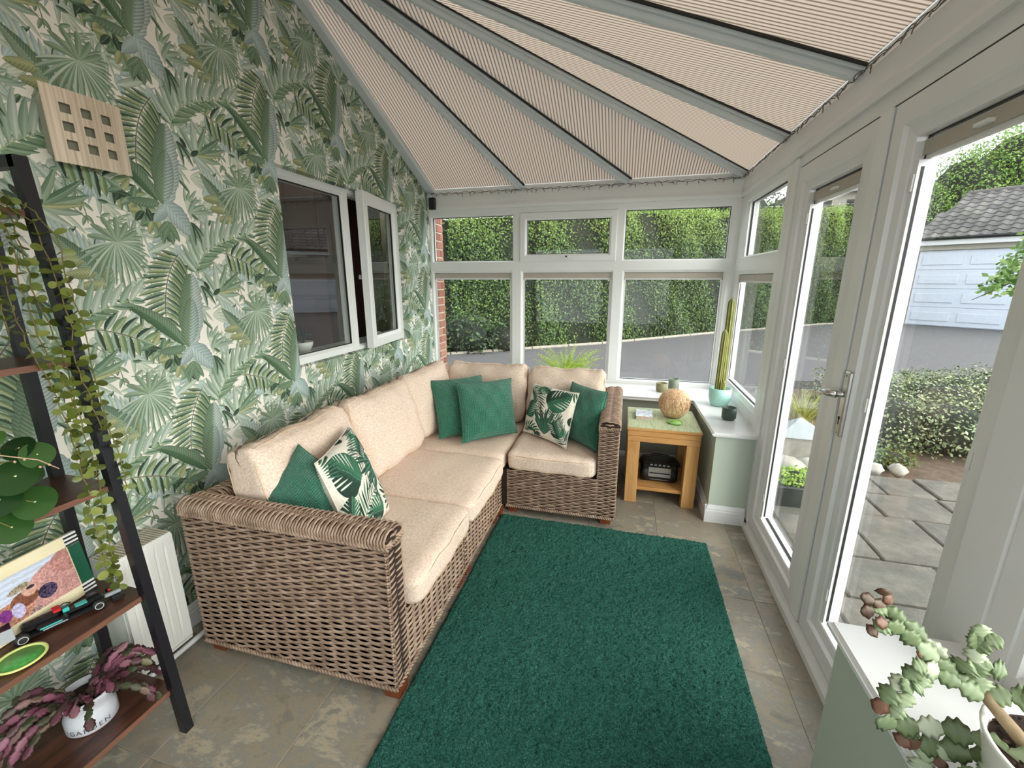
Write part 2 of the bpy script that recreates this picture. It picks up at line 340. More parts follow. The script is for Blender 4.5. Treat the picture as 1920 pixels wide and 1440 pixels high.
    # arching banana frond
    c.comb(((1.475, 2.090), (1.570, 2.200), (1.785, 2.278)), 15, lambda t, s: (.125 if s > 0 else .070)*(.75+.6*sin(pi*min(1, t*1.1))*.6), .0115, 1.05, .75, cols=PG, alt=SG, sides=(1,), stem=(150, 172, 120), bend=.1)
    c.comb(((1.475, 2.090), (1.570, 2.200), (1.785, 2.278)), 15, lambda t, s: .085*(1-.4*t), .0078, .95, .5, cols=(DG[0], (126, 154, 116)), alt=(MG[0], DG[1]), sides=(-1,), stem=(168, 188, 140), bend=.1)
    # blue leaf and green rosette under it
    for x2, y2, w in ((1.40, 2.20, .016), (1.43, 2.215, .013), (1.362, 2.215, .014), (1.345, 2.24, .011)): c.to(1.398, 2.292, x2, y2, w, c1=MG[1], c2=DG[0], vein=.15, mid=(170, 186, 130))
    c.to(1.418, 2.350, 1.328, 2.300, .022, bend=.2, c1=BLU[0], c2=BLU[1], vein=.08, vf=70)
    c.to(1.395, 2.362, 1.500, 2.268, .040, bend=-.16, c1=BLU[0], c2=(168, 190, 188), p=.5, q=.6, vein=.12, vf=60, mid=(128, 150, 142), wavy=.05)
    for x2, y2 in ((1.545, 2.25), (1.535, 2.215), (1.505, 2.205)): c.to(1.49, 2.30, x2, y2, .010, c1=SG[1], c2=VD[0], bend=-.1, mid=(190, 200, 180))
    c.sat = .82; return c.image('leaf_wallpaper_print')
def cushion_print():
    c = Canvas(.45, .45, 900, (228, 220, 206)); G = ((66, 118, 92), (44, 92, 70)); D = ((40, 66, 54), (28, 50, 40)); L_ = ((120, 160, 136), (88, 130, 108))
    def monstera(x, y, a, s):
        c.leaf(x, y, a, s, s*.50, c1=G[0], c2=D[0], p=.38, q=.62, mid=(130, 176, 150), vein=.1, vf=40)
        for i in range(5):
            for sd_ in (1, -1):
                t = .18+.14*i; bx_ = x+cos(a)*s*t+cos(a+sd_*1.0)*s*.14; by_ = y+sin(a)*s*t+sin(a+sd_*1.0)*s*.14
                c.leaf(bx_, by_, a+sd_*.85, s*.42, s*.022, c1=(232, 226, 214), c2=(214, 224, 210), p=.8, q=.3)
    c.comb(((.02, .40), (.12, .33), (.16, .18)), 14, lambda t, s: .10, .006, 1.0, .9, cols=L_, alt=D, stem=(90, 110, 90))
    c.comb(((.45, .02), (.37, .12), (.30, .28)), 16, lambda t, s: .09, .0055, 1.1, .8, cols=((120, 120, 118), (70, 76, 74)), alt=L_, stem=(80, 90, 86))
    for i in range(19): a = .75+i*.092; c.leaf(.245, .03, a, .23*(.8+.25*sin(i*1.7)), .0085, bend=.1*(1-i/9), c1=L_[1] if i % 2 else G[1], c2=D[0] if i % 3 else (70, 96, 96), p=.8, q=.6)
    monstera(.24, .28, .62, .21); monstera(.04, .14, 1.25, .15); monstera(.40, .05, 2.2, .12); monstera(.12, .44, -.5, .12)
    c.comb(((.02, .02), (.10, .06), (.17, .02)), 8, lambda t, s: .06, .007, 1.1, .8, cols=G, alt=D)
    for i in range(7): c.leaf(.36+.012*i, .44, -2.0+.14*i, .09, .006, c1=G[0], c2=D[0])
    return c.image('palm_cushion_print')
PRINT = printed('palm_print_cotton', cushion_print(), .8, .3)
WP = wallpaper(); WALLPAPER = printed('leaf_wallpaper', WP, .65)

# ================================================================== THE SETTING
XL, XR, YB, YN = -1.79, .81, 3.80, -.60        # left wall, right glazing, back glazing, near end
EAVE = 2.25; APEX = Vector((XL, 1.91, 3.108))
MBK = (APEX.z-EAVE)/(YB-APEX.y); MRT = (APEX.z-EAVE)/(XR-XL); MNR = (APEX.z-EAVE)/(APEX.y-YN)

# ---- floor of slate-effect tiles
floor = empty('floor', (0, 0, 0), kind='structure')
bx('grout_bed', GROUT, floor, XL, XR+.08, YN, 3.9, -.06, -.0022)
xs = [XL] + [.68-.415*k for k in range(5, -1, -1)] + [.80]
ys = [YN, -.127] + [.293+.42*k for k in range(0, 8)] + [3.44]
tcache = {}
for i in range(len(xs)-1):
    for j in range(len(ys)-1):
        wx, wy = round(xs[i+1]-xs[i], 3), round(ys[j+1]-ys[j], 3)
        if (wx, wy) not in tcache:
            m = MB(); m.bbox(.0014, wx-.0014, .0014, wy-.0014, -.012, 0, b=.0012); tcache[wx, wy] = m.mesh('tile', TILE)
        inst('tile', tcache[wx, wy], floor, Matrix.Translation((xs[i], ys[j], 0)))

# ---- papered house wall on the left, with the opening of the inner window
def roofz(y): return EAVE+MBK*(YB-y) if y > APEX.y else EAVE+MNR*(y-YN)
m = MB()
def wp(poly): m.prism([(XL, y, z) for y, z in poly], (-.17, 0, 0))
WY0, WY1, WZ0, WZ1 = 2.01, 3.33, 1.005, 2.08
wp([(YN-.1, 0), (APEX.y, 0), (APEX.y, APEX.z), (YN-.1, roofz(YN))]); wp([(APEX.y, 0), (WY0, 0), (WY0, roofz(WY0)), (APEX.y, APEX.z)])
wp([(WY0, 0), (WY1, 0), (WY1, WZ0), (WY0, WZ0)]); wp([(WY0, WZ1), (WY1, WZ1), (WY1, roofz(WY1)), (WY0, roofz(WY0))]); wp([(WY1, 0), (3.86, 0), (3.86, roofz(3.86)), (WY1, roofz(WY1))])
wl_ = m.build('wall_left', WALLPAPER, None, kind='structure')
set_uv(wl_, lambda co: np.stack([(co[:, 1]+(co[:, 0]-XL))/1.134, co[:, 2]/.568-(co[:, 0]-XL)*0], 1))

# ---- mitred uPVC frames
MAPB = lambda u, v, d: (u, YB+d, v)
MAPR = lambda u, v, d: (XR+d, u, v)
MAPN = lambda u, v, d: (u, YN-d, v)
PROF = [(0, .07), (0, 0), (.72, 0), (.8, .006), (1, .016), (1, .075), (0, .075)]
def ring(mb, mp, u0, u1, v0, v1, ins, prof=PROF, d0=0):
    l, r, b, t = ins; loops = []
    for f, d in prof: loops.append([mp(u0+l*f, v0+b*f, d+d0), mp(u1-r*f, v0+b*f, d+d0), mp(u1-r*f, v1-t*f, d+d0), mp(u0+l*f, v1-t*f, d+d0)])
    vs = [p for lp in loops for p in lp]; n = len(loops)
    fs = [(i*4+k, i*4+(k+1) % 4, ((i+1) % n)*4+(k+1) % 4, ((i+1) % n)*4+k) for i in range(n) for k in range(4)]
    mb.add(vs, fs)
def slab(mp, u0, u1, v0, v1, d0, d1):
    a = [mp(u, v, d) for u in (u0, u1) for v in (v0, v1) for d in (d0, d1)]
    m = MB(); m.add(a, [(0,1,3,2),(4,6,7,5),(0,4,5,1),(2,3,7,6),(0,2,6,4),(1,5,7,3)]); return m
def pane(mp, u0, u1, v0, v1, d, parent, mat=GLASS): return slab(mp, u0-.006, u1+.006, v0-.006, v1+.006, d, d+.004).build('glass_pane', mat, parent)
def spacer(mp, u0, u1, v0, v1, d, parent):
    s = MB(); ring(s, mp, u0, u1, v0, v1, (.004,)*4, [(0, 0), (1, 0), (1, .012), (0, .012)], d); return s.build('gasket', GASKET, parent)
def blind(mp, u0, u1, v, d, parent):
    b = slab(mp, u0, u1, v, v+.042, d-.02, d-.002).build('blind_cassette', BLIND, parent, label='slim grey blind cassette along the top of the pane')
    slab(mp, u0, u1, v-.014, v, d-.012, d-.002).build('bottom_rail', WHITEP, b)

def fixed_window(n, mp, u0, u1, zb, low, up_, casement=False, zt=1.625, frame=UPVC):
    w_ = empty('window_%d' % n, mp((u0+u1)/2, zb, 0), kind='structure'); f = MB()
    ring(f, mp, u0, u1, zb, zt, low); ring(f, mp, u0, u1, zt, 2.10, up_); f.build('window_frame', frame, w_)
    lu0, lu1, lv0, lv1 = u0+low[0], u1-low[1], zb+low[2], zt-low[3]; pane(mp, lu0, lu1, lv0, lv1, .045, w_); spacer(mp, lu0, lu1, lv0, lv1, .03, w_)
    blind(mp, lu0, lu1, lv1-.045, .044, w_)
    for a in (lu0, lu1-.014):
        tk = slab(mp, a, a+.014, lv0, lv1-.06, .026, .043).build('blind_track', UPVC_G, w_); e = a-.0012 if a > lu0 else a+.014; slab(mp, e, e+.0012, lv0+.01, lv1-.07, .033, .038).build('track_slot', GASKET, tk)
    uu0, uu1, uv0, uv1 = u0+up_[0], u1-up_[1], zt+up_[2], 2.10-up_[3]
    if casement:
        s = MB(); ring(s, mp, uu0-.012, uu1+.012, uv0-.012, uv1+.012, (.062, .062, .062, .062), [(0, .04), (0, -.008), (.1, -.014), (.75, -.014), (1, 0), (1, .05), (0, .05)])
        so_ = s.build('opening_sash', frame, w_); pane(mp, uu0+.05, uu1-.05, uv0+.05, uv1-.05, .03, w_); spacer(mp, uu0+.05, uu1-.05, uv0+.05, uv1-.05, .012, w_)
        cu = (uu0+uu1)/2; h = slab(mp, cu-.05, cu+.07, uv0+.004, uv0+.018, -.045, -.032); h.add([mp(cu-.012+a, uv0+.0+b, d) for a in (0, .03) for b in (0, .03) for d in (-.04, -.014)], [(0,1,3,2),(4,6,7,5),(0,4,5,1),(2,3,7,6),(0,2,6,4),(1,5,7,3)])
        h.build('window_handle', WHITEP, so_, label='white window handle with black button')
        slab(mp, cu-.004, cu+.010, uv0+.02, uv0+.034, -.046, -.014).build('button', GASKET, so_)
    else: pane(mp, uu0, uu1, uv0, uv1, .045, w_); spacer(mp, uu0, uu1, uv0, uv1, .03, w_)
    return w_
fixed_window(1, MAPB, XL, -.965, .60, (.025, .05, .04, .07), (.03, .035, .035, .06))
fixed_window(2, MAPB, -.965, -.085, .60, (.06, .05, .04, .07), (.045, .035, .035, .06), casement=True)
fixed_window(3, MAPB, -.085, XR, .60, (.055, .075, .04, .07), (.042, .07, .035, .055))
fixed_window(4, MAPR, 2.765, YB, .60, (.10, .07, .11, .09), (.065, .17, .04, .06))
fixed_window(5, MAPR, YN, .955, .67, (.08, .03, .06, .09), (.08, .04, .04, .06), frame=UPVC_G)
fixed_window(7, MAPN, XL, -.4, .62, (.06, .06, .06, .09), (.06, .06, .04, .06)); fixed_window(8, MAPN, -.4, XR, .62, (.06, .06, .06, .09), (.06, .06, .04, .06))
bx('wall_near', SAGE, None, XL, XR, YN-.2, YN, 0, .62, kind='structure')

# ---- door frame and the two French door leaves
d = MB(); ring(d, MAPR, 1.02, 2.635, 0.0, 2.10, (-.0001, -.0001, .0001, .055), [(0, .07), (0, 0), (1, 0), (1, .07)])
t2 = empty('trim_2', (XR, 1.85, 0), kind='structure')
slab(MAPR, 2.632, 2.765, 0, 2.10, 0, .075).build('jamb', UPVC_G, t2); slab(MAPR, 2.64, 2.70, .02, 2.09, -.012, 0).build('jamb_bead', UPVC, t2)
slab(MAPR, .955, 1.018, 0, 2.10, -.006, .075).build('jamb', UPVC_G, t2)
slab(MAPR, 1.018, 2.632, 2.048, 2.10, 0, .075).build('head', UPVC_G, t2); slab(MAPR, 1.018, 2.632, 2.04, 2.10, .03, .075).build('head_stop', UPVC_G, t2)
slab(MAPR, 1.018, 2.70, -.02, .052, -.012, .10).build('threshold', UPVC, t2); slab(MAPR, 1.018, 2.70, -.0, .03, -.03, -.012).build('threshold_lip', UPVC_G, t2)
slab(MAPR, 1.808, 1.8125, .05, 2.045, .004, .06).build('gasket', GASKET, t2); slab(MAPR, 1.02, 2.63, 2.043, 2.0485, .002, .02).build('gasket', GASKET, t2); slab(MAPR, 2.6285, 2.633, .05, 2.045, .002, .02).build('gasket', GASKET, t2); slab(MAPR, 1.02, 2.63, .0515, .057, .003, .02).build('gasket', GASKET, t2)
DP = [(0, .06), (0, 0), (.05, -.006), (.62, -.006), (.7, .006), (.96, .014), (1, .018), (1, .085), (0, .085)]
def door(n, u0, u1, ins, handle):
    D = empty('door_%d' % n, (XR, (u0+u1)/2, .056), kind='structure'); f = MB(); ring(f, MAPR, u0, u1, .056, 2.043, ins, DP); f.build('door_frame', UPVC_G, D)
    a0, a1, b0, b1 = u0+ins[0], u1-ins[1], .056+ins[2], 2.043-ins[3]
    pane(MAPR, a0, a1, b0, b1, .062, D); spacer(MAPR, a0, a1, b0, b1, .046, D)
    blind(MAPR, a0, a1, b1-.055, .06, D)
    slab(MAPR, (a0+a1)/2-.02, (a0+a1)/2+.03, b1-.045, b1-.036, .025, .04).build('blind_tab', WHITEP, D, label='small white blind pull tab')
    for a in (a0, a1-.022):
        tr = slab(MAPR, a, a+.022, b0, b1-.07, .024, .058).build('blind_track', UPVC_G, D)
        e = a-.0012 if a == a1-.022 else a+.022; slab(MAPR, e, e+.0012, b0+.01, b1-.09, .033, .041).build('track_slot', GASKET, tr)
        for z in (b0+.10, (b0+b1)/2, b1-.16): slab(MAPR, a+.004, a+.018, z, z+.05, .019, .024).build('clip', WHITEP, tr)
    return D
door(1, 1.813, 2.628, (.215, .10, .10, .12), False)
slab(MAPR, 1.815, 1.885, .06, 2.04, -.014, -.006).build('meeting_strip', UPVC, bpy.data.objects['door_1'])
D2 = door(2, 1.022, 1.808, (.18, .10, .115, .12), True)
hb = MB(); hb.bbox(XR-.020, XR-.005, 1.749, 1.784, .93, 1.175, b=.004); hp = hb.build('handle_plate', CHROME, D2, label='brushed steel handle plate')
hl = MB(); hl.tube([(XR-.012, 1.766, 1.09), (XR-.045, 1.766, 1.09)], .011, 12); hl.tube([(XR-.045, 1.760, 1.09), (XR-.060, 1.778, 1.09), (XR-.063, 1.82, 1.084), (XR-.052, 1.868, 1.076)], [.013, .0135, .012, .010], 12)
hl.build('lever', CHROME, hp); kh = MB(); kh.lathe([(.0, 0), (.0065, 0), (.0065, .004), (0, .004)], 12, M=Matrix.Translation((XR-.0175, 1.766, 1.0)) @ Matrix.Rotation(-pi/2, 4, 'Y')); kh.box(XR-.0205, XR-.0175, 1.7625, 1.7695, .975, 1.0); kh.build('keyhole', GASKET, hp)
for z in (.943, 1.16):
    s = MB(); s.lathe([(0, 0), (.004, 0), (.004, .002), (0, .002)], 8, M=Matrix.Translation((XR-.018, 1.766, z)) @ Matrix.Rotation(-pi/2, 4, 'Y')); s.build('screw', GASKET, hp)
# ---- eaves beams, corner post
def cove(axis):
    pr = [(0, 2.10), (-.016, 2.10), (-.020, 2.125), (-.010, 2.150), (-.010, 2.235), (.002, 2.252), (.002, 2.283), (.16, 2.262), (.16, 2.10)]
    return [(XR+a, YN-.1, z) for a, z in pr] if axis == 'R' else ([(XL-.0, YB+a, z) for a, z in pr] if axis == 'B' else [(XL, YN-a, z) for a, z in pr])
m = MB(); m.prism(cove('R'), (0, YB-YN+.25, 0)); m.build('trim_1', UPVC_G, None, kind='structure')
m = MB(); m.prism(cove('B'), (XR-XL+.004, 0, 0)); m.build('trim_3', UPVC, None, kind='structure')
m = MB(); m.prism(cove('N'), (XR-XL, 0, 0)); m.build('trim_4', UPVC, None, kind='structure')
bx('trim_5', UPVC, None, XR-.006, XR+.09, YB-.006, YB+.09, .60, 2.10, kind='structure')
# ---- dwarf walls, sills, skirting
m = MB(); m.prism([(XL, 3.43, 0), (.579, 3.43, 0), (.579, 3.90, 0), (XL, 3.90, 0)], (0, 0, .575)); m.build('wall_back', SAGE, None, kind='structure')
wr_ = empty('wall_right', (XR, 2, 0), kind='structure')
bx('far_section', SAGE, wr_, .579, .905, 2.676, 3.90, 0, .575); bx('near_section', SAGE, wr_, .562, .905, YN-.2, 1.055, 0, .645)
def sill(name, poly, z0, z1):
    bm = bmesh.new(); a = [bm.verts.new((x, y, z0)) for x, y in poly]; b = [bm.verts.new((x, y, z1)) for x, y in poly]; n = len(poly)
    bm.faces.new(a[::-1]); bm.faces.new(b)
    for i in range(n): bm.faces.new((a[i], a[(i+1) % n], b[(i+1) % n], b[i]))
    bmesh.ops.bevel(bm, geom=[e for e in bm.edges if abs(e.verts[0].co.z-e.verts[1].co.z) < 1e-5], offset=.009, segments=3, affect='EDGES')
    me = bpy.data.meshes.new(name); bm.to_mesh(me); bm.free(); me.materials.append(WHITEP); o = bpy.data.objects.new(name, me); link(o); return tag(o, kind='structure')
sill('trim_6', [(XL, 3.385), (.552, 3.385), (.552, 2.650), (.84, 2.650), (.84, 3.84), (XL, 3.84)], .574, .600)
sill('trim_7', [(.540, YN-.1), (.84, YN-.1), (.84, 1.075), (.540, 1.075)], .642, .670)
def skirt(name, p0, p1, nrm, h=.115):
    p0, p1, nrm = Vector(p0), Vector(p1), Vector(nrm); pr = [(0, 0), (.018, 0), (.018, h*.68), (.014, h*.72), (.014, h*.8), (.007, h*.94), (.004, h), (0, h)]
    m = MB(); m.prism([p0+nrm*a+Vector((0, 0, z)) for a, z in pr], p1-p0); return m
m = skirt('', (XL, 3.43, 0), (.578, 3.43, 0), (0, -1, 0)); m.build('baseboard_back', WHITEP, None, kind='structure')
m = skirt('', (.579, 3.41, 0), (.579, 2.6605, 0), (-1, 0, 0)); m2 = skirt('', (.5615, 2.676, 0), (.79, 2.676, 0), (0, -1, 0)); m.add(m2.v, m2.f); m.build('baseboard_right', WHITEP, None, kind='structure')
m = skirt('', (.562, 1.07, 0), (.562, YN, 0), (-1, 0, 0)); m.build('baseboard_near', WHITEP, None, kind='structure')
m = skirt('', (XL, YN, 0), (XL, 3.42, 0), (1, 0, 0), .10); m.build('baseboard_left', WHITEP, None, kind='structure')

# ---- hipped polycarbonate roof: every sheet and every glazing bar is a piece of its own
ceil = empty('ceiling', (XL, APEX.y, EAVE), kind='structure')
be = [XL+.0, -.93, -.05, XR]; re_ = [YB, 2.93, 2.13, 1.33, .45, YN]
def sheet(a, b, k):
    m = MB(); vs = [Vector(a), Vector(b), APEX]; m.add([v+Vector((0, 0, .030)) for v in vs], [(0, 1, 2)])
    o = m.build('roof_sheet', POLY, ceil); set_uv(o, lambda co: np.stack([co[:, k], co[:, 1-k]], 1))
for i in range(3): sheet((be[i], YB, EAVE), (be[i+1], YB, EAVE), 0)
for i in range(5): sheet((XR, re_[i], EAVE), (XR, re_[i+1], EAVE), 1)
sheet((XR, YN, EAVE), (XL, YN, EAVE), 0)
def gbar(p, wall=False):
    p = Vector(p); d = (APEX-p).normalized(); n = (Vector((0, 0, 1))-d*d.z).normalized(); s = d.cross(n); L = (APEX-p).length
    M = Matrix(((d.x, s.x, n.x, p.x), (d.y, s.y, n.y, p.y), (d.z, s.z, n.z, p.z), (0, 0, 0, 1)))
    m = MB(); m.bbox(0, L, -.029, .029, .006, .030, b=.004, M=M); m.bbox(0, L, -.014, .014, -.020, .010, b=.004, M=M)
    if wall: m = MB(); m.bbox(0, L, -.045, .030, -.012, .030, b=.004, M=Matrix.Translation((0, 0, 0)) @ M)
    o = m.build('glazing_bar', BARM, ceil)
    g = MB(); g.box(0, L, -.041, -.029, .018, .027, M=M); g.box(0, L, .029, .041, .018, .027, M=M); g.build('gasket', GASKET, o)  # gasket strips; their black also stands in for the shadow gap along the bar
    c = MB(); c.box(0, L, -.03, .03, .032, .06, M=M); c.build('outer_cap', BARM, o)
gbar((XL+.03, YB, EAVE), True)
for x in be[1:]: gbar((x, YB, EAVE))
for y in re_[1:]: gbar((XR, y, EAVE))

# ---- inner window in the papered wall (window_6), with the dark room behind it
W6 = empty('window_6', (XL, 2.67, 1.0), kind='structure'); MAPL = lambda u, v, d: (XL-.058-d, u, v)
f = MB(); ring(f, MAPL, WY0, 2.655, WZ0, WZ1, (.05, .038, .052, .048)); ring(f, MAPL, 2.655, WY1, WZ0, WZ1, (.030, .045, .035, .035)); f.build('window_frame', UPVC, W6)
pane(MAPL, WY0+.05, 2.617, WZ0+.052, WZ1-.048, .03, W6, GLASS2); spacer(MAPL, WY0+.05, 2.617, WZ0+.052, WZ1-.048, .018, W6)
hx, hy, ex, ey = -1.842, 3.300, -1.765, 2.730; dv = Vector((ex-hx, ey-hy, 0)); Lc = dv.length; dv.normalize(); nv = Vector((-dv.y, dv.x, 0)); nv = nv if nv.x < 0 else -nv
MAPC = lambda u, v, d: (hx+dv.x*u+nv.x*d, hy+dv.y*u+nv.y*d, v)
s = MB(); ring(s, MAPC, 0, Lc, WZ0+.004, WZ1+.004, (.075, .075, .085, .085), [(0, .05), (0, .0), (.06, -.006), (.7, -.006), (1, .008), (1, .05)]); cs = s.build('opening_sash', UPVC, W6)
pane(MAPC, .075, Lc-.075, WZ0+.085, WZ1-.08, .025, W6, GLASS2); spacer(MAPC, .075, Lc-.075, WZ0+.085, WZ1-.08, .012, W6)
hk = MB(); hk.lathe([(0, 0), (.010, 0), (.010, .02), (.006, .03), (0, .032)], 10, c=(-1.86, 2.77, 1.50)); hk.build('stay_knob', WHITEP, cs, label='small white window stay knob')
KIT = simple('dark_brown_interior', S(72, 46, 36), .8); KITW = simple('dim_interior_ceiling', S(126, 124, 120), .9)
kr = empty('wall_kitchen', (-2.6, 2.6, .4), kind='structure')
bx('far_wall', KIT, kr, -3.40, -3.32, 1.2, 4.3, .3, 2.5); bx('side_wall', KIT, kr, -3.4, -1.96, 1.15, 1.2, .3, 2.5); bx('side_wall', KIT, kr, -3.4, -1.96, 4.3, 4.35, .3, 2.5)
bx('ceiling_board', KITW, kr, -3.4, -1.96, 1.15, 4.35, 2.5, 2.55); bx('floor_board', KIT, kr, -3.4, -1.96, 1.15, 4.35, .25, .3)
cab = empty('wall_cabinet', (-3.15, 3.0, 1.9), 'dark brown wooden wall cabinet seen dimly through the inner window', 'cabinet')
bx('body', KIT, cab, -3.315, -3.0, 2.6, 4.2, 1.75, 2.35)
for k in range(4): bx('cabinet_door', KIT, cab, -3.0, -2.982, 2.605+.4*k, 2.995+.4*k, 1.755, 2.345, b=.003)

# ================================================================== SOFA
def weave(mb, o, u, v, n, W, H, col=.053, row=.0122, r=.0062, ph=0, skip=None):
    # horizontal canes bulging over hidden stakes, alternate rows out of step; a dark core sits behind
    o, u, v, n = Vector(o), Vector(u), Vector(v), Vector(n); nr = int(H/row); nc = max(2, int(round(W/col))); cw = W/nc; q = 4
    for j in range(nr):
        z = (j+.5)*H/nr; vs = []
        for i in range(nc*q+1):
            x = i*cw/q; off = .0050*sin(pi*x/cw+pi*((j+ph) % 2)); sag = -.0026*abs(sin(pi*x/cw)); jit = random.uniform(-.0006, .0006)
            for a, b in ((-1, -.1), (-.62, .75), (.2, .95), (1, -.1)): vs.append(o+u*x+v*(z+a*r*.74+sag+jit)+n*(off+b*r))
        m = nc*q; mb.add(vs, [(i*4+k, (i+1)*4+k, (i+1)*4+k+1, i*4+k+1) for i in range(m) for k in range(3)], True)
def braid(mb, p0, p1, nrm, r=.005, pitch=.03):
    p0, p1, nrm = Vector(p0), Vector(p1), Vector(nrm).normalized(); L = (p1-p0).length; d = (p1-p0)/L; s = d.cross(nrm); n = int(L/pitch*6)
    for k in range(2): mb.tube([p0+d*(L*i/n)+s*(.0055*sin(2*pi*i/6+pi*k))+nrm*(.004*cos(2*pi*i/6+pi*k)) for i in range(n+1)], r, 5, cap=False)
def armcap(mb, p0, d, s, L, W, drop=.035):
    # canes wound crosswise over the rounded top of an arm: d = along, s = across
    p0, d, s = Vector(p0), Vector(d), Vector(s); n = int(L/.0115); z = Vector((0, 0, 1)); h = W/2
    prof = [(-h-.004, -drop), (-h-.006, -.012), (-h+.008, .004), (-h*.45, .010), (-h*.12, .0095), (0, .006), (h*.12, .0095), (h*.45, .010), (h-.008, .004), (h+.006, -.012), (h+.004, -drop)]
    for i in range(n):
        x = (i+.5)*L/n; wv = [0, .001, .002*(-1)**i, .003*(-1)**i, 0, 0, 0, -.003*(-1)**i, -.003*(-1)**i, .001, 0]
        mb.tube([p0+d*(x+a*.06)+s*a+z*(b+wv[k]) for k, (a, b) in enumerate(prof)], .0049, 5, cap=False)
SX0, SX1, SY0, SY1 = -1.60, -.712, 1.08, 3.33; ZB, ZS, ZA = .05, .305, .672
sofa = empty('corner_sofa', ((SX0+SX1)/2, 2.2, 0), 'L-shaped brown woven rattan corner sofa standing along the leafy wall and the back window', 'sofa')
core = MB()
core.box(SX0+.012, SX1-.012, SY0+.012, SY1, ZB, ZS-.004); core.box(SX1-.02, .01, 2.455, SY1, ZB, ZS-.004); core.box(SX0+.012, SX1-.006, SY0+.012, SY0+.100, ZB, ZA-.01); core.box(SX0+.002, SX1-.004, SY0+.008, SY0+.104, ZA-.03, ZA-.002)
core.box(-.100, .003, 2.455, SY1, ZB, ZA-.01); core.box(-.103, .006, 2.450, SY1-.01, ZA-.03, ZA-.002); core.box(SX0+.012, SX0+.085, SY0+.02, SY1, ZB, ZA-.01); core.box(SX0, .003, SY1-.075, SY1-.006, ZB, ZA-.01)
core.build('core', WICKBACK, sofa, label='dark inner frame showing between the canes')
al = empty  # arms and faces
m = MB(); weave(m, (SX0, SY0+.012, ZB), (1, 0, 0), (0, 0, 1), (0, -1, 0), SX1-SX0, ZA-.03-ZB); weave(m, (SX1-.012, SY0, ZB), (0, 1, 0), (0, 0, 1), (1, 0, 0), .112, ZA-.03-ZB, col=.056)
weave(m, (SX1-.02, SY0+.100, ZS), (-1, 0, 0), (0, 0, 1), (0, 1, 0), .86, ZA-.03-ZS)
weave(m, (SX1-.007, SY0+.004, ZA-.036), (0, 1, 0), (0, 0, 1), (1, 0, 0), .105, .036, col=.035); weave(m, (SX0+.012, SY0+.14, ZB), (0, -1, 0), (0, 0, 1), (-1, 0, 0), .13, ZA-.03-ZB)
arm1 = m.build('near_arm', WICK, sofa); m = MB(); armcap(m, (SX0, SY0+.056, ZA), (1, 0, 0), (0, 1, 0), SX1-SX0, .098); m.build('arm_top', WICK, arm1)
m = MB(); braid(m, (SX0, SY0+.004, ZA-.038), (SX1+.006, SY0+.004, ZA-.038), (0, -1, 0)); braid(m, (SX1, SY0, ZA-.038), (SX1, SY0+.11, ZA-.038), (1, 0, 0)); braid(m, (SX0, SY0+.006, ZB+.002), (SX1, SY0+.006, ZB+.002), (0, -1, 0)); braid(m, (SX1-.004, SY0+.01, ZB+.002), (SX1-.004, 2.44, ZB+.002), (1, 0, 0), pitch=.035); tag(m.build('braided_edge', WICK, arm1), kind='stuff')
m = MB(); weave(m, (-.108, 2.455, ZB), (1, 0, 0), (0, 0, 1), (0, -1, 0), .118, ZA-.03-ZB, col=.039); weave(m, (-.105, 2.452, ZA-.036), (1, 0, 0), (0, 0, 1), (0, -1, 0), .110, .036, col=.036); weave(m, (.003, 2.45, ZB), (0, 1, 0), (0, 0, 1), (1, 0, 0), SY1-2.45, ZA-.03-ZB); weave(m, (-.104, SY1-.06, ZS), (0, -1, 0), (0, 0, 1), (-1, 0, 0), SY1-2.52, ZA-.03-ZS)
arm2 = m.build('far_arm', WICK, sofa); m = MB(); armcap(m, (-.048, 2.445, ZA), (0, 1, 0), (1, 0, 0), SY1-2.445, .112); m.build('arm_top', WICK, arm2)
m = MB(); braid(m, (-.112, 2.448, ZA-.038), (.012, 2.448, ZA-.038), (0, -1, 0)); braid(m, (.010, 2.445, ZA-.038), (.010, SY1, ZA-.038), (1, 0, 0)); braid(m, (-.69, 2.446, ZB), (.010, 2.446, ZB), (0, -1, 0)); tag(m.build('braided_edge', WICK, arm2), kind='stuff')
m = MB(); weave(m, (SX1-.012, SY0+.112, ZB), (0, 1, 0), (0, 0, 1), (1, 0, 0), 1.765-SY0-.112, ZS-ZB+.006); m.build('seat_front', WICK, sofa)
m = MB(); weave(m, (SX1-.012, 1.778, ZB), (0, 1, 0), (0, 0, 1), (1, 0, 0), 2.362-1.778, ZS-ZB+.006); m.build('seat_front', WICK, sofa)
m = MB(); weave(m, (SX1-.012, 2.372, ZB), (0, 1, 0), (0, 0, 1), (1, 0, 0), .075, ZS-ZB+.006, col=.035); m.build('seat_front', WICK, sofa)
m = MB(); weave(m, (-.682, 2.455, ZB), (1, 0, 0), (0, 0, 1), (0, -1, 0), .578, ZS-ZB+.002); m.build('seat_front', WICK, sofa)
m = MB(); weave(m, (SX0+.085, SY0+.1, ZS), (0, 1, 0), (0, 0, 1), (1, 0, 0), SY1-SY0-.18, ZA-.03-ZS); armcap(m, (SX0+.05, SY0+.10, ZA-.004), (0, 1, 0), (1, 0, 0), SY1-SY0-.1, .085); m.build('back_panel', WICK, sofa)
m = MB(); weave(m, (SX0+.1, SY1-.075, ZS), (1, 0, 0), (0, 0, 1), (0, -1, 0), -.10-SX0-.1, ZA-.03-ZS); armcap(m, (SX0+.1, SY1-.04, ZA-.004), (1, 0, 0), (0, 1, 0), -.11-SX0-.1, .07); m.build('back_panel', WICK, sofa)
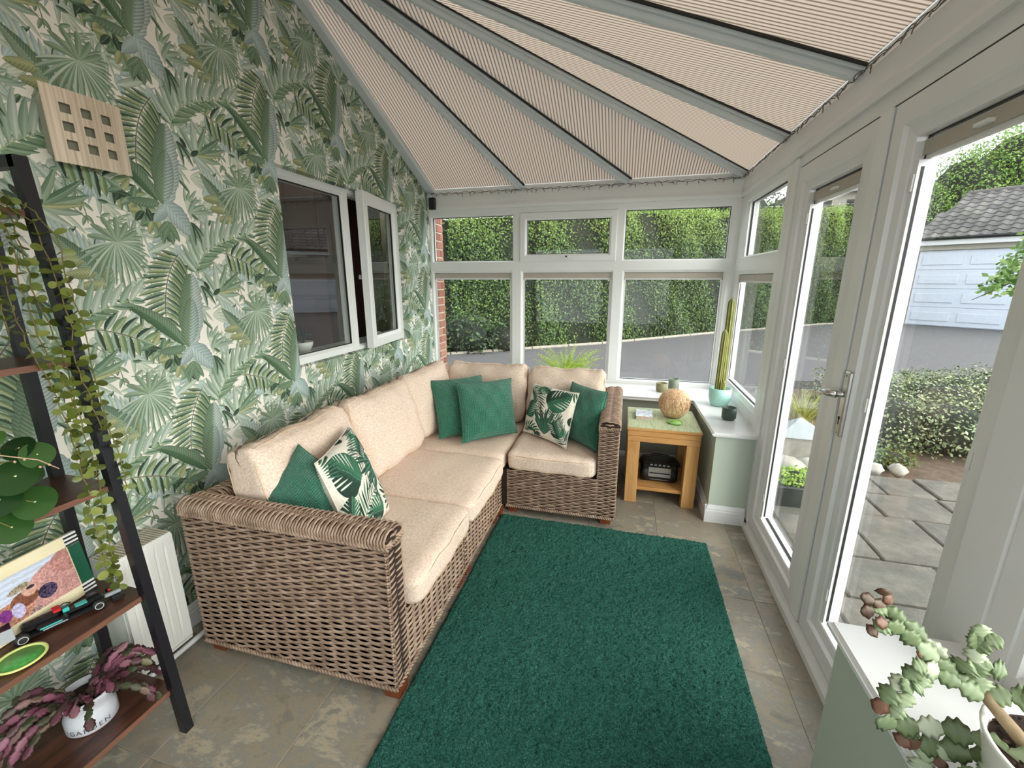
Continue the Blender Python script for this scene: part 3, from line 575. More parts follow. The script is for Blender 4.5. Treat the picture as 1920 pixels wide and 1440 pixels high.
fm = MB(); fm.add([(-.03, -.03, 0), (.03, -.03, 0), (.03, .03, 0), (-.03, .03, 0), (-.035, -.035, .055), (.035, -.035, .055), (.035, .035, .055), (-.035, .035, .055)], [(3, 2, 1, 0), (4, 5, 6, 7), (0, 1, 5, 4), (1, 2, 6, 5), (2, 3, 7, 6), (3, 0, 4, 7)]); fmesh = fm.mesh('leg', FOOT)
for x, y in ((-.745, 1.125), (-1.55, 1.13), (-.75, 1.72), (-.75, 1.82), (-.75, 2.32), (-.735, 2.405), (-.645, 2.495), (-.045, 2.495), (-.05, 3.28), (-1.55, 3.28)): inst('leg', fmesh, sofa, Matrix.Translation((x, y, 0)))

def sgn(a): return -1 if a < 0 else 1
def cushion(name, w, d, h, M, label, group, round_=.05, puff=.012, wr=.004, seed=0, top=None, pipe=True):
    # boxy cushion w x d x h (x, y, z) centred on the origin; rounded edges, crowned faces, slight wrinkles; piping round both faces
    r = random.Random(seed); ph = [r.uniform(0, 6) for _ in range(8)]
    bm = bmesh.new(); bmesh.ops.create_cube(bm, size=2); bmesh.ops.subdivide_edges(bm, edges=bm.edges[:], cuts=17, use_grid_fill=True)
    hx, hy, hz = w/2, d/2, h/2; rr = round_
    for v in bm.verts:
        x, y, z = v.co
        x = sgn(x)*abs(x)**.8; y = sgn(y)*abs(y)**.8; p = Vector((x*hx, y*hy, z*hz))
        c = Vector((max(-hx+rr, min(hx-rr, p.x)), max(-hy+rr, min(hy-rr, p.y)), max(-hz+rr*.8, min(hz-rr*.8, p.z)))); q = p-c
        if q.length > 1e-6 and (abs(q.x) > 1e-6)+(abs(q.y) > 1e-6)+(abs(q.z) > 1e-6) > 1:
            k = max(abs(q.x)/rr, abs(q.y)/rr, abs(q.z)/(rr*.8)); q = Vector((q.x/rr, q.y/rr, q.z/(rr*.8))).normalized()*k; p = c+Vector((q.x*rr, q.y*rr, q.z*rr*.8))
        ex = (1-x*x); ey = (1-y*y); p.z += sgn(z)*puff*max(0, ex*ey)**.7*(abs(z) > .5)
        p.x *= 1-.0*abs(z)+.018*ey*(abs(x) > .8); p.y *= 1+.02*ex*(abs(y) > .8)
        e = max(abs(x), abs(y)); p.z += wr*sin(9*x+ph[0]+3*y)*sin(5*y+ph[1])+wr*.8*e**4*sin(23*x*(abs(y) > abs(x))+23*y*(abs(x) >= abs(y))+ph[2])
        p.x += wr*.7*sin(8*y+ph[3]); p.y += wr*.7*sin(7*x+ph[4])
        if top: p = top(p, x, y, z)
        v.co = p
    vs = [v.co.copy() for v in bm.verts]; fs = [[v.index for v in f.verts] for f in bm.faces]
    # outline loops for piping: follow edge verts at z = +-0.72
    bm.free(); root = empty(name, M.translation, label, 'cushion', group); m = MB(); m.add(vs, fs, True); m.build('cover', LINEN, root, M=M)
    if pipe:
        pm = MB()
        for sz in (1, -1):
            pts = []
            N = 72
            for i in range(N+1):
                a = 2*pi*i/N; ca, sa = cos(a), sin(a); k = (abs(ca)**7+abs(sa)**7)**(-1/7); x, y = ca*k, sa*k
                best = min(vs, key=lambda q: (q.x/hx-x)**2+(q.y/hy-y)**2+(.9*(q.z/hz-sz*.66))**2); pts.append(best)
            sm = [pts[0]]+[(pts[i-1]+pts[i]*2+pts[i+1])/4 for i in range(1, N)]; sm.append(sm[0]); pm.tube([q*1.003 for q in sm], .0024, 4, cap=False)
        pm.build('piping', SEAM, root, M=M)
    return root
def T(x, y, z): return Matrix.Translation((x, y, z))
GS = 'beige seat cushions on the corner sofa'; GB = 'beige back cushions of the corner sofa'
cushion('seat_cushion', .83, .565, .125, T(-1.090, 1.483, .3655), 'beige seat cushion nearest the camera, beside the near rattan arm', GS, .042, .012, seed=1)
cushion('seat_cushion', .83, .585, .125, T(-1.090, 2.068, .3655), 'beige seat cushion in the middle of the long side of the sofa', GS, .042, .014, seed=2)
cushion('seat_cushion', .80, .88, .118, T(-1.10, 2.81, .362), 'beige seat cushion in the corner of the sofa, under the two overlapping green cushions', GS, .042, .010, seed=3)
cushion('seat_cushion', .565, .80, .125, T(-.396, 2.838, .3655), 'beige seat cushion at the window side, beside the far arm, under the leaf print', GS, .042, .012, seed=4)
def lean(cx, cy, cz, rz, tilt):      # local x along the back, local y up, local z towards the sitter
    return T(cx, cy, cz) @ Matrix.Rotation(rz, 4, 'Z') @ Matrix.Rotation(pi/2-tilt, 4, 'X')
def btop(s):
    def f(p, x, y, z):
        r = random.Random(s); a, b = r.uniform(.0, .02), r.uniform(.0, .02)
        if y > 0: p.y += y*(.016*x*x-.014)+.004*sin(31*x+s)*(y > .9); p.z -= sgn(z)*.022*y*y*(1-.3*x*x)
        return p
    return f
# faces +X for the long side (rz = 90 deg), faces -Y for the back
cushion('back_cushion', .62, .46, .20, lean(-1.385, 1.525, .640, pi/2+.05, .30), 'beige back cushion nearest the camera, behind the green and leaf print pair', GB, .06, .02, .006, 11, btop(1))
cushion('back_cushion', .60, .46, .20, lean(-1.385, 2.145, .640, pi/2-.02, .30), 'beige back cushion second from the camera, with nothing in front of it', GB, .06, .022, .006, 12, btop(2))
cushion('back_cushion', .66, .46, .19, lean(-1.395, 2.800, .640, pi/2, .30), 'beige back cushion third from the camera, against the leafy wall beside the sofa corner', GB, .06, .02, .006, 13, btop(3))
cushion('back_cushion', .64, .46, .20, lean(-1.025, 3.120, .635, 0, .28), 'beige back cushion at the left of the window side, behind the two overlapping green cushions', GB, .06, .022, .007, 14, btop(4))
cushion('back_cushion', .57, .46, .20, lean(-.400, 3.125, .628, 0, .28), 'beige back cushion at the right of the window side, behind the leaf print cushion', GB, .06, .022, .007, 15, btop(5))

def pillow(name, BL, BR, TR, TL, th, mat, label, group, seed=0, uvr=0):
    BL, BR, TR, TL = map(Vector, (BL, BR, TR, TL)); n = ((BR-BL).cross(TL-BL)).normalized(); r = random.Random(seed); ph = [r.uniform(0, 6) for _ in range(6)]; N = 30
    def P(side):
        def f(u, v):
            a = 2*u-1; b = 2*v-1; pinch = .045*(1-abs(a)**3)*abs(b)**3; pin2 = .045*(1-abs(b)**3)*abs(a)**3
            uu = .5+.5*a*(1-pin2*1.2*sgn(1)); vv = .5+.5*b*(1-pinch*1.2); p = BL*(1-uu)*(1-vv)+BR*uu*(1-vv)+TR*uu*vv+TL*(1-uu)*vv
            e = max(0, (1-a*a)*(1-b*b)); h = th*.5*e**.42*(1+.10*sin(3*a+ph[0])*sin(2.5*b+ph[1]))
            h += .006*e**.5*sin(11*a+ph[2])*sin(7*b+ph[3])
            return p+n*(h*side)
        return f
    m = MB(); m.grid(P(1), N, N); f0 = len(m.f); m.grid(P(-1), N, N); root = empty(name, (BL+BR+TR+TL)/4, label, 'cushion', group)
    o = m.build('cover', mat, root); k = (N+1)**2
    uu = np.array([(i/N, j/N) for j in range(N+1) for i in range(N+1)]*2)
    if uvr: uu = np.stack([uu[:, 1], 1-uu[:, 0]], 1)
    set_uv(o, lambda co: uu)
    pm = MB(); loop = [(i/40, 0) for i in range(40)]+[(1, i/40) for i in range(40)]+[(1-i/40, 1) for i in range(40)]+[(0, 1-i/40) for i in range(41)]
    pm.tube([P(1)(*q) for q in loop], .0022, 5, cap=False); pm.build('seam', mat, root); return root
GG = 'green waffle cushions on the sofa'; GP = 'leaf print cushions on the sofa'
pillow('throw_cushion', (-1.17, 2.50, .447), (-.86, 2.74, .447), (-1.03, 2.985, .795), (-1.34, 2.735, .79), .13, WAFFLE, 'dark green waffle cushion half hidden behind another green one in the sofa corner', GG, 1)
pillow('throw_cushion', (-.985, 2.455, .45), (-.685, 2.745, .45), (-.795, 2.985, .785), (-1.125, 2.705, .79), .13, WAFFLE, 'dark green waffle cushion standing in front in the sofa corner, fully in view', GG, 2)
pillow('throw_cushion', (-.39, 2.78, .447), (-.125, 2.545, .447), (-.080, 2.79, .775), (-.345, 3.03, .775), .13, WAFFLE, 'dark green waffle cushion tucked between the far rattan arm and the leaf print cushion', GG, 3)
pillow('throw_cushion', (-.655, 2.79, .45), (-.315, 2.545, .45), (-.268, 2.79, .755), (-.632, 3.01, .755), .12, PRINT, 'white leaf print cushion at the window side, beside the far rattan arm', GP, 4)
pillow('throw_cushion', (-1.10, 1.235, .455), (-1.01, 1.43, .62), (-1.300, 1.395, .825), (-1.345, 1.215, .655), .13, WAFFLE, 'mid green waffle cushion pushed against the near arm behind a leaf print cushion', GG, 5)
pillow('throw_cushion', (-.93, 1.225, .455), (-1.02, 1.60, .45), (-1.29, 1.72, .80), (-1.165, 1.32, .785), .13, PRINT, 'white cushion printed with green leaves, leaning by the near arm over a green cushion', GP, 6, uvr=1)

# ================================================================== RUG
RUGM = NM('green_shaggy_pile'); v = RUGM.coord(); a = RUGM.noise(v, 190, 3, .75); b = RUGM.noise(v, 9, 4)
c = RUGM.ramp(a, [(.34, S(28, 76, 66)), (.5, S(54, 110, 97)), (.66, S(94, 148, 133))]); c = RUGM.mix(c, S(30, 84, 72), RUGM.math('MULTIPLY', b, .5)); RUGM.L(c, RUGM.b.inputs['Base Color'])
RUGM.set(RUGM.b, Roughness=.95); RUGM.b.inputs['Specular IOR Level'].default_value = .1; RUGM.bump(a, 1.0, .012)
rug = empty('rug', (-.09, 1.5, 0), 'dark green shaggy rectangular rug on the tiled floor in front of the sofa', 'rug')
RX0, RX1, RY0, RY1 = -.705, .538, .45, 2.395; nx, ny = 230, 360
gx, gy = np.meshgrid(np.linspace(RX0, RX1, nx+1), np.linspace(RY0, RY1, ny+1)); e = np.minimum(np.minimum(gx-RX0, RX1-gx), np.minimum(gy-RY0, RY1-gy))
zz = .020*np.clip(e/.012, 0, 1)**.5+rng.normal(0, .0022, gx.shape)*(e > .004); lo = rng.normal(0, 1, (ny//6+2, nx//6+2)); lo = np.kron(lo, np.ones((6, 6)))[:ny+1, :nx+1]; zz += lo*.0014*(e > .01)
gx = gx+rng.normal(0, .0012, gx.shape); gy = gy+rng.normal(0, .0012, gy.shape); zz = np.maximum(zz, .001)
vs = np.stack([gx.ravel(), gy.ravel(), zz.ravel()], 1); idx = np.arange((nx+1)*(ny+1)).reshape(ny+1, nx+1); fs = np.stack([idx[:-1, :-1].ravel(), idx[:-1, 1:].ravel(), idx[1:, 1:].ravel(), idx[1:, :-1].ravel()], 1)
me = bpy.data.meshes.new('pile'); me.from_pydata(vs.tolist(), [], fs.tolist()); me.polygons.foreach_set('use_smooth', [True]*len(fs)); me.materials.append(RUGM.m); tag(inst('pile', me, rug, Matrix.Identity(4)), kind='stuff')
bx('backing', simple('rug_backing', S(40, 70, 60), .9), rug, RX0+.006, RX1-.006, RY0+.006, RY1-.006, .0005, .006)

# ================================================================== SIDE TABLE AND THINGS ON AND UNDER IT
tb = empty('side_table', (.29, 3.03, 0), 'square oak side table with a pale green woven top beside the far rattan arm', 'table')
TX0, TX1, TY0, TY1 = .060, .522, 2.790, 3.270
for x in (TX0+.006, TX1-.084):
    for y in (TY0+.006, TY1-.086): bx('leg', OAK, tb, x, x+.080, y, y+.080, 0, .446, b=.003)
bx('apron', OAKTOP, tb, TX0+.004, TX1-.002, TY0+.004, TY1-.004, .446, .486, b=.003); bx('drawer_band', OAKTOP, tb, TX0+.001, TX1-.001, TY0+.001, TY1-.001, .4875, .524, b=.003)
bx('table_top', OAKTOP, tb, TX0-.004, TX1+.004, TY0-.004, TY1+.004, .526, .543, b=.003)
bx('lower_shelf', OAKTOP, tb, TX0+.02, TX1-.02, TY0+.03, TY1-.03, .085, .108, b=.003)
MAT = NM('pale_green_woven_mat'); v = MAT.coord(scale=(300, 14, 1), rot=(0, 0, .35)); a = MAT.noise(v, 1, 3, .6); v2 = MAT.coord(scale=(14, 240, 1), rot=(0, 0, .35)); b = MAT.noise(v2, 1, 2)
c = MAT.ramp(a, [(.35, S(136, 158, 118)), (.5, S(176, 190, 150)), (.65, S(208, 212, 180))]); c = MAT.mix(c, S(186, 182, 142), MAT.math('MULTIPLY', b, .5)); MAT.L(c, MAT.b.inputs['Base Color']); MAT.set(MAT.b, Roughness=.8); MAT.bump(a, .4, .002)
bx('woven_top', MAT.m, tb, TX0+.002, TX1-.002, TY0+.002, TY1-.002, .543, .5465, b=.001)
ZT = .547
# string ball lamp
BALLM = NM('wound_straw'); v = BALLM.coord(scale=(1, 1, .35)); a = BALLM.noise(v, 130, 3, .6, .5); c = BALLM.ramp(a, [(.34, S(176, 132, 94)), (.5, S(222, 180, 138)), (.66, S(242, 214, 178))]); BALLM.L(c, BALLM.b.inputs['Base Color']); BALLM.set(BALLM.b, Roughness=.8); BALLM.bump(a, 1, .005)
bl = empty('straw_ball', (.372, 3.095, ZT), 'round straw coloured ball of wound fibre on the side table', 'ornament')
m = MB(); m.lathe([(0.001, .0), (.045, .002), (.075, .020), (.098, .055), (.105, .095), (.100, .135), (.082, .170), (.055, .192), (.025, .200), (.001, .201)], 32, c=(.372, 3.095, ZT)); m.build('shell', BALLM.m, bl)
m = MB(); r = random.Random(3)
for k in range(46):
    ax = Vector((r.uniform(-1, 1), r.uniform(-1, 1), r.uniform(-.35, .35))).normalized(); a = ax.orthogonal().normalized(); b = ax.cross(a); ts = r.uniform(0, 6); sp = r.uniform(2.5, 5)
    pts = [];
    for i in range(15):
        d = a*cos(ts+sp*i/14)+b*sin(ts+sp*i/14); pts.append((.372+d.x*.1065, 3.095+d.y*.1065, max(ZT+.003, ZT+.1005+d.z*.1015)))
    m.tube(pts, .0017, 4, cap=False)
tag(m.build('fibre_strands', BALLM.m, bl), kind='stuff')
# paperback
BLUEC = NM('blue_and_white_cover'); v = BLUEC.coord(); a = BLUEC.noise(v, 34, 3, .6); c = BLUEC.ramp(a, [(.36, S(120, 168, 206)), (.48, S(206, 226, 236)), (.56, S(236, 232, 232)), (.68, S(168, 120, 140))]); BLUEC.L(c, BLUEC.b.inputs['Base Color']); BLUEC.set(BLUEC.b, Roughness=.35)
MB_ = T(.172, 3.05, ZT) @ Matrix.Rotation(-.04, 4, 'Z')
bk = empty('paperback_book', (.172, 3.05, ZT), 'small thick book with a pale blue cover lying on the side table', 'book')
m = MB(); m.box(-.056, .056, -.086, .088, .0, .0025, MB_); m.build('back_cover', BLUEC.m, bk); m = MB(); m.box(-.053, .054, -.084, .085, .0025, .0225, MB_); m.build('pages', simple('page_edges', S(206, 180, 160), .9, .1, 90), bk)
m = MB(); m.bbox(-.056, .056, -.086, .088, .0225, .025, b=.0006, M=MB_); m.build('front_cover', BLUEC.m, bk); m = MB(); m.box(-.058, -.056, -.086, .088, 0, .025, MB_); m.build('spine', simple('navy_spine', S(50, 62, 92), .4), bk)
GCO = simple('lime_green_ceramic', S(134, 186, 92), .35, .06)
def dish(name, x, y, z, r, mat, label, inner=None):
    t = empty(name, (x, y, z), label, 'coaster'); m = MB(); m.lathe([(.001, 0), (r*.8, 0), (r, .006), (r, .010), (r*.9, .010), (r*.85, .006), (.001, .006)], 32, c=(x, y, z)); m.build('dish', mat, t)
    m = MB(); m.lathe([(.001, .0), (r*.84, .0), (r*.84, .0012), (.001, .0014)], 28, c=(x, y, z+.006)); m.build('centre', inner or mat, t); return t
dish('coaster', .372, 2.945, ZT, .050, GCO, 'round lime green coaster on the side table in front of the straw ball', simple('light_green_centre', S(160, 206, 120), .5, .15, 60))
# CD radio under the table
rd = empty('cd_radio', (.30, 2.98, .108), 'black portable radio with a silver front panel on the lower shelf of the side table', 'radio')
bm_ = MB(); M_ = T(.295, 2.99, .109); bm_.bbox(-.125, .125, -.075, .085, 0, .15, b=.02, M=M_); bm_.build('body', PLASTIC_B, rd)
hm = MB(); hm.tube([(.295+.135*cos(a), 2.99, .109+.105+.075*sin(a)) for a in [pi*i/14 for i in range(15)]], .009, 8); hm.build('handle', PLASTIC_B, rd)
SILV = simple('silver_plastic', S(150, 148, 142), .35, .08, 30, metal=.3)
bx('display_panel', SILV, rd, .222, .372, 2.9095, 2.9145, .152, .222, b=.002); bx('disc_slot', PLASTIC_B, rd, .230, .364, 2.908, 2.9096, .178, .186)
for k in range(5): bx('button', SILV, rd, .232+.028*k, .248+.028*k, 2.911, 2.9145, .236, .246, b=.001)
bx('lettering_strip', simple('dim_white_print', S(120, 122, 126), .5), rd, .235, .36, 2.913, 2.9146, .130, .134)
for s_ in (-1, 1):
    m = MB(); m.lathe([(.001, 0), (.042, 0), (.044, -.004), (.001, -.004)], 20, M=T(.295+s_*.093, 2.914, .17) @ Matrix.Rotation(-pi/2, 4, 'X') @ Matrix.Scale(.6, 4, (1, 0, 0))); m.build('loudspeaker', GASKET, rd)
cb = MB(); cb.tube([(.10, 3.40, .10), (.14, 3.39, .19), (.20, 3.395, .24), (.24, 3.40, .30), (.27, 3.405, .37)], .004, 6); cb.build('power_cable', WHITEP, None, label='white cable hanging on the wall behind the side table', cat='cable')

# ================================================================== THINGS ON THE FAR SILL
def cup(name, x, y, z, r, h, mat, label, cat='cup', group=None, foot=.8, chamfer=True):
    t = empty(name, (x, y, z), label, cat, group); m = MB()
    m.lathe([(.001, 0), (r*foot, 0), (r*foot, .004), (r, .014), (r, h), (r-.005, h+.001), (r-.006, .016), (.001, .014)], 28, c=(x, y, z)); m.build('body', mat, t); return t
DGRN = simple('dark_green_stoneware', S(66, 82, 74), .5, .12, 30, bump=.1); OLG = simple('olive_stoneware', S(134, 130, 98), .55, .15, 30, bump=.1); GGR = simple('grey_green_stoneware', S(118, 128, 112), .55, .12, 30, bump=.1)
cup('candle_cup', .700, 2.955, .60, .044, .082, DGRN, 'dark green stoneware cup on the sill in front of the turquoise cactus pot')
cup('candle_cup', .325, 3.600, .60, .045, .072, OLG, 'small olive stoneware pot on the window sill, left of its taller grey-green neighbour', foot=.9)
cup('candle_cup', .425, 3.690, .60, .043, .092, GGR, 'taller grey-green stoneware pot on the back window sill behind the straw ball', foot=.9)
TEAL = simple('turquoise_ceramic', S(160, 206, 198), .45, .04, 6, bump=.05); SOIL = simple('dark_potting_soil', S(52, 34, 26), .95, .5, 60, bump=.8, bscale=90)
ct = empty('potted_cactus', (.702, 3.29, .60), 'tall three-stemmed cactus in a turquoise pot standing on the corner of the window sill', 'cactus'); cx, cy = .702, 3.29
m = MB(); m.lathe([(.001, 0), (.052, 0), (.060, .012), (.074, .06), (.076, .132), (.071, .133), (.068, .10), (.055, .10), (.001, .10)], 32, c=(cx, cy, .60)); m.build('pot', TEAL, ct)
m = MB(); m.lathe([(.001, 0), (.067, 0), (.067, .006), (.001, .009)], 20, c=(cx, cy, .70)); m.build('soil', SOIL, ct)
CAC = NM('cactus_skin'); v = CAC.coord(); c = CAC.ramp(CAC.noise(v, 20), [(.3, S(88, 96, 44)), (.7, S(124, 130, 66))]); CAC.L(c, CAC.b.inputs['Base Color']); CAC.set(CAC.b, Roughness=.55)
SPINE = simple('pale_cactus_spines', S(168, 162, 92), .7)
def cactus_stem(p0, p1, r, nm):
    p0, p1 = Vector(p0), Vector(p1); d = (p1-p0); L = d.length; d.normalize(); a = d.orthogonal().normalized(); b = d.cross(a); vs = []; seg = 32; n = 22; ribs = 8
    for i in range(n+1):
        t = i/n; rr = r*(min(1, (1-t)*L/(r*1.6))**.5 if t > .8 else 1)*(.85+.15*min(1, t*6)); rr = max(rr, .0004)
        for k in range(seg): th = 2*pi*k/seg; q = rr*(.87+.13*cos(ribs*th)); vs.append(p0+d*L*t+a*q*cos(th)+b*q*sin(th))
    m = MB(); m.add(vs, [(i*seg+k, i*seg+(k+1) % seg, (i+1)*seg+(k+1) % seg, (i+1)*seg+k) for i in range(n) for k in range(seg)], True); o = m.build(nm, CAC.m, ct)
    s = MB()
    for k in range(ribs):
        th = 2*pi*k/ribs; pts = []
        for i in range(n): rr = r*1.0*(min(1, (1-i/n)*L/(r*1.6))**.5 if i/n > .8 else 1); pts.append(p0+d*L*i/n+a*rr*cos(th)+b*rr*sin(th))
        s.tube(pts, .0016, 4, cap=False)
    tag(s.build('spines', SPINE, o), kind='stuff')
cactus_stem((cx+.008, cy+.012, .70), (cx+.010, cy+.02, 1.378), .024, 'stem'); cactus_stem((cx-.022, cy-.010, .70), (cx-.016, cy-.012, 1.16), .020, 'stem'); cactus_stem((cx+.006, cy-.040, .70), (cx+.008, cy-.044, .80), .012, 'stem')

# ================================================================== small dark speaker, string of lights, wall light
sb = empty('sensor_box', (-1.735, 3.77, 2.155), 'small black box fixed on the white beam in the back left corner', 'speaker'); bx('housing', PLASTIC_B, sb, -1.762, -1.704, 3.748, 3.789, 2.105, 2.205, b=.004); bx('front_grille', GASKET, sb, -1.757, -1.709, 3.7455, 3.7485, 2.115, 2.195)
FAIRY = simple('dark_green_cable', S(62, 56, 48), .6); BULB = simple('clear_dark_bulb', S(110, 92, 78), .3)
fl = empty('string_lights', (XR-.02, YB, 2.24), 'string of tiny fairy lights running along the top of the white beams under the roof', 'string lights'); m = MB(); r = random.Random(5)
for off in (0, 1.7):
    m.tube([(XL+.04+(XR-XL-.07)*i/110, YB-.024-.004*sin(i*.9+off), 2.236+.006*sin(i*.55+off*2)+.004*sin(i*1.9)) for i in range(111)], .0018, 4)
    m.tube([(XR-.024-.004*sin(i*.8+off), YB-.02-(YB-1.0)*i/110, 2.240+.006*sin(i*.5+off*2)+.004*sin(i*2.1)) for i in range(111)], .0018, 4)
tag(m.build('cable', FAIRY, fl), kind='stuff')
bm2 = MB(); bm2.lathe([(.0005, 0), (.0028, -.003), (.0028, -.014), (.0018, -.018), (.0022, -.026), (.0004, -.029)], 8); bme = bm2.mesh('bulb', BULB)
for i in range(40): inst('bulb', bme, fl, T(XL+.1+2.4*i/39+r.uniform(-.02, .02), YB-.028, 2.232+r.uniform(-.004, .004)) @ Matrix.Rotation(r.uniform(-.9, .9), 4, 'Y'))
for i in range(40): inst('bulb', bme, fl, T(XR-.030, 3.72-2.6*i/39+r.uniform(-.02, .02), 2.236+r.uniform(-.004, .004)) @ Matrix.Rotation(r.uniform(-.9, .9), 4, 'X') @ Matrix.Rotation(r.uniform(-.2, .8), 4, 'Y'))
lamp = empty('wall_light', (XL, 1.13, 1.96), 'square brushed metal wall light with nine small square cut-outs on the leafy wall', 'wall light')
BR = NM('brushed_champagne_metal'); v = BR.coord(scale=(1, 40, .6)); a = BR.noise(v, 3, 4); c = BR.ramp(a, [(.3, S(196, 178, 156)), (.7, S(240, 226, 206))]); BR.L(c, BR.b.inputs['Base Color']); BR.set(BR.b, Roughness=.42, Metallic=.45)
ys_ = [-.108, -.078, -.049, -.020, .010, .039, .068, .095, .108]; ys_ = [-.108, -.072, -.044, -.020, .010, .038, .066, .092, .108]
yc = [-.108, -.070, -.042, -.016, .012, .040, .068, .108]; zc = [-.108, -.066, -.038, -.014, .014, .038, .066, .108]
m = MB()
def LP(y, z): return (XL+.075+.012*cos(y/.108*1.2)-.004, 1.132+y, 1.96+z)
Y2 = []; 
for i in range(len(yc)-1):
    for j in range(len(zc)-1):
        if i in (1, 3, 5) and j in (1, 3, 5): continue
        a, b, c_, d_ = LP(yc[i], zc[j]), LP(yc[i+1], zc[j]), LP(yc[i+1], zc[j+1]), LP(yc[i], zc[j+1]); m.prism([a, b, c_, d_], (-.0015, 0, 0))
m.build('shade', BR.m, lamp); bx('back_plate', simple('frosted_grey_diffuser', S(150, 150, 132), .6), lamp, XL, XL+.055, 1.05, 1.228, 1.880, 2.038, b=.006)

# ================================================================== RADIATOR
RADW = simple('white_radiator_enamel', S(232, 232, 228), .35, .02)
rad = empty('radiator', (-1.70, 1.0, .06), 'white panel radiator with a top grille between the ladder shelf and the sofa arm', 'radiator')
R0, R1 = .880, 1.075
m = MB(); prf = []; n = 5; wd = (R1-R0-.03)/n
ysr = [R0]; dep = [0]
for k in range(n):
    y = R0+.022+k*wd
    for a, dd in ((0, 0), (.006, -.004), (.012, 0)): ysr.append(y+a); dep.append(dd)
ysr.append(R1); dep.append(0)
lev = [.065, .085, .13, .145, .500, .515, .545, .553]
def RP(i, j): z = lev[j]; f = 1 if 2 < j < 5 else (.0 if j in (0, 1, 6, 7) else .3); return (-1.645+dep[i]*f-(.008 if j in (0, 7) else 0), ysr[i], z)
vs = [RP(i, j) for j in range(len(lev)) for i in range(len(ysr))]; w_ = len(ysr); m.add(vs, [(j*w_+i, j*w_+i+1, (j+1)*w_+i+1, (j+1)*w_+i) for j in range(len(lev)-1) for i in range(w_-1)]); m.box(-1.662, -1.650, R0, R1, .066, .550); m.build('front_panel', RADW, rad)
bx('back_panel', RADW, rad, -1.765, -1.752, R0, R1, .066, .550); bx('side_cover', RADW, rad, -1.752, -1.660, R0-.003, R0, .08, .552, b=.001); bx('side_cover', RADW, rad, -1.752, -1.660, R1, R1+.003, .08, .552, b=.001)
for k in range(17): bx('grille_bar', simple('grille_cream', S(214, 206, 190), .5) if k == 0 else bpy.data.materials['grille_cream'], rad, -1.758, -1.652, R0+.004+k*.0115, R0+.0075+k*.0115, .545, .556)
for k in range(7): bx('fin', RADW, rad, -1.748, -1.664, R0+.01+k*.029, R0+.012+k*.029, .09, .52)
p = MB(); p.tube([(-1.675, .42, .022), (-1.675, 1.9, .022)], .011, 8); p.tube([(-1.70, R0+.03, .07), (-1.69, R0+.03, .024)], .008, 8); p.build('pipe', WHITEP, rad)

# ================================================================== LADDER SHELF
sh = empty('ladder_shelf', (-1.53, .53, 0), 'black metal ladder shelf with five dark wooden boards leaning at the left wall', 'shelf')
FY0, FY1 = .215, .80
def fx(z): return -1.372-.070*z      # front rail line
for y in (FY0, FY1):
    M = MB(); M.add([(fx(0)-.012+a, y+b, 0) for a in (0, .028) for b in (0, .028)]+[(fx(1.80)-.012+a, y+b, 1.80) for a in (0, .028) for b in (0, .028)], [(0, 1, 3, 2), (4, 6, 7, 5), (0, 4, 5, 1), (2, 3, 7, 6), (0, 2, 6, 4), (1, 5, 7, 3)]); M.build('front_leg', BLACKP, sh)
    bx('rear_leg', BLACKP, sh, -1.690, -1.664, y, y+.028, 0, 1.80); bx('top_bar', BLACKP, sh, -1.690, fx(1.8)+.01, y, y+.028, 1.772, 1.80)
for z in (.173, .535, .909, 1.285, 1.672):
    bx('board', DARKWOOD, sh, -1.688, fx(z)-.006, FY0-.004, FY1+.026, z-.017, z, b=.001); x = fx(z)-.006; bx('board_edge', SHELFEDGE, sh, x, x+.003, FY0-.004, FY1+.026, z-.017, z-.0005)
    bx('cross_rail', BLACKP, sh, -1.688, -1.668, FY0+.028, FY1, z-.035, z-.018)

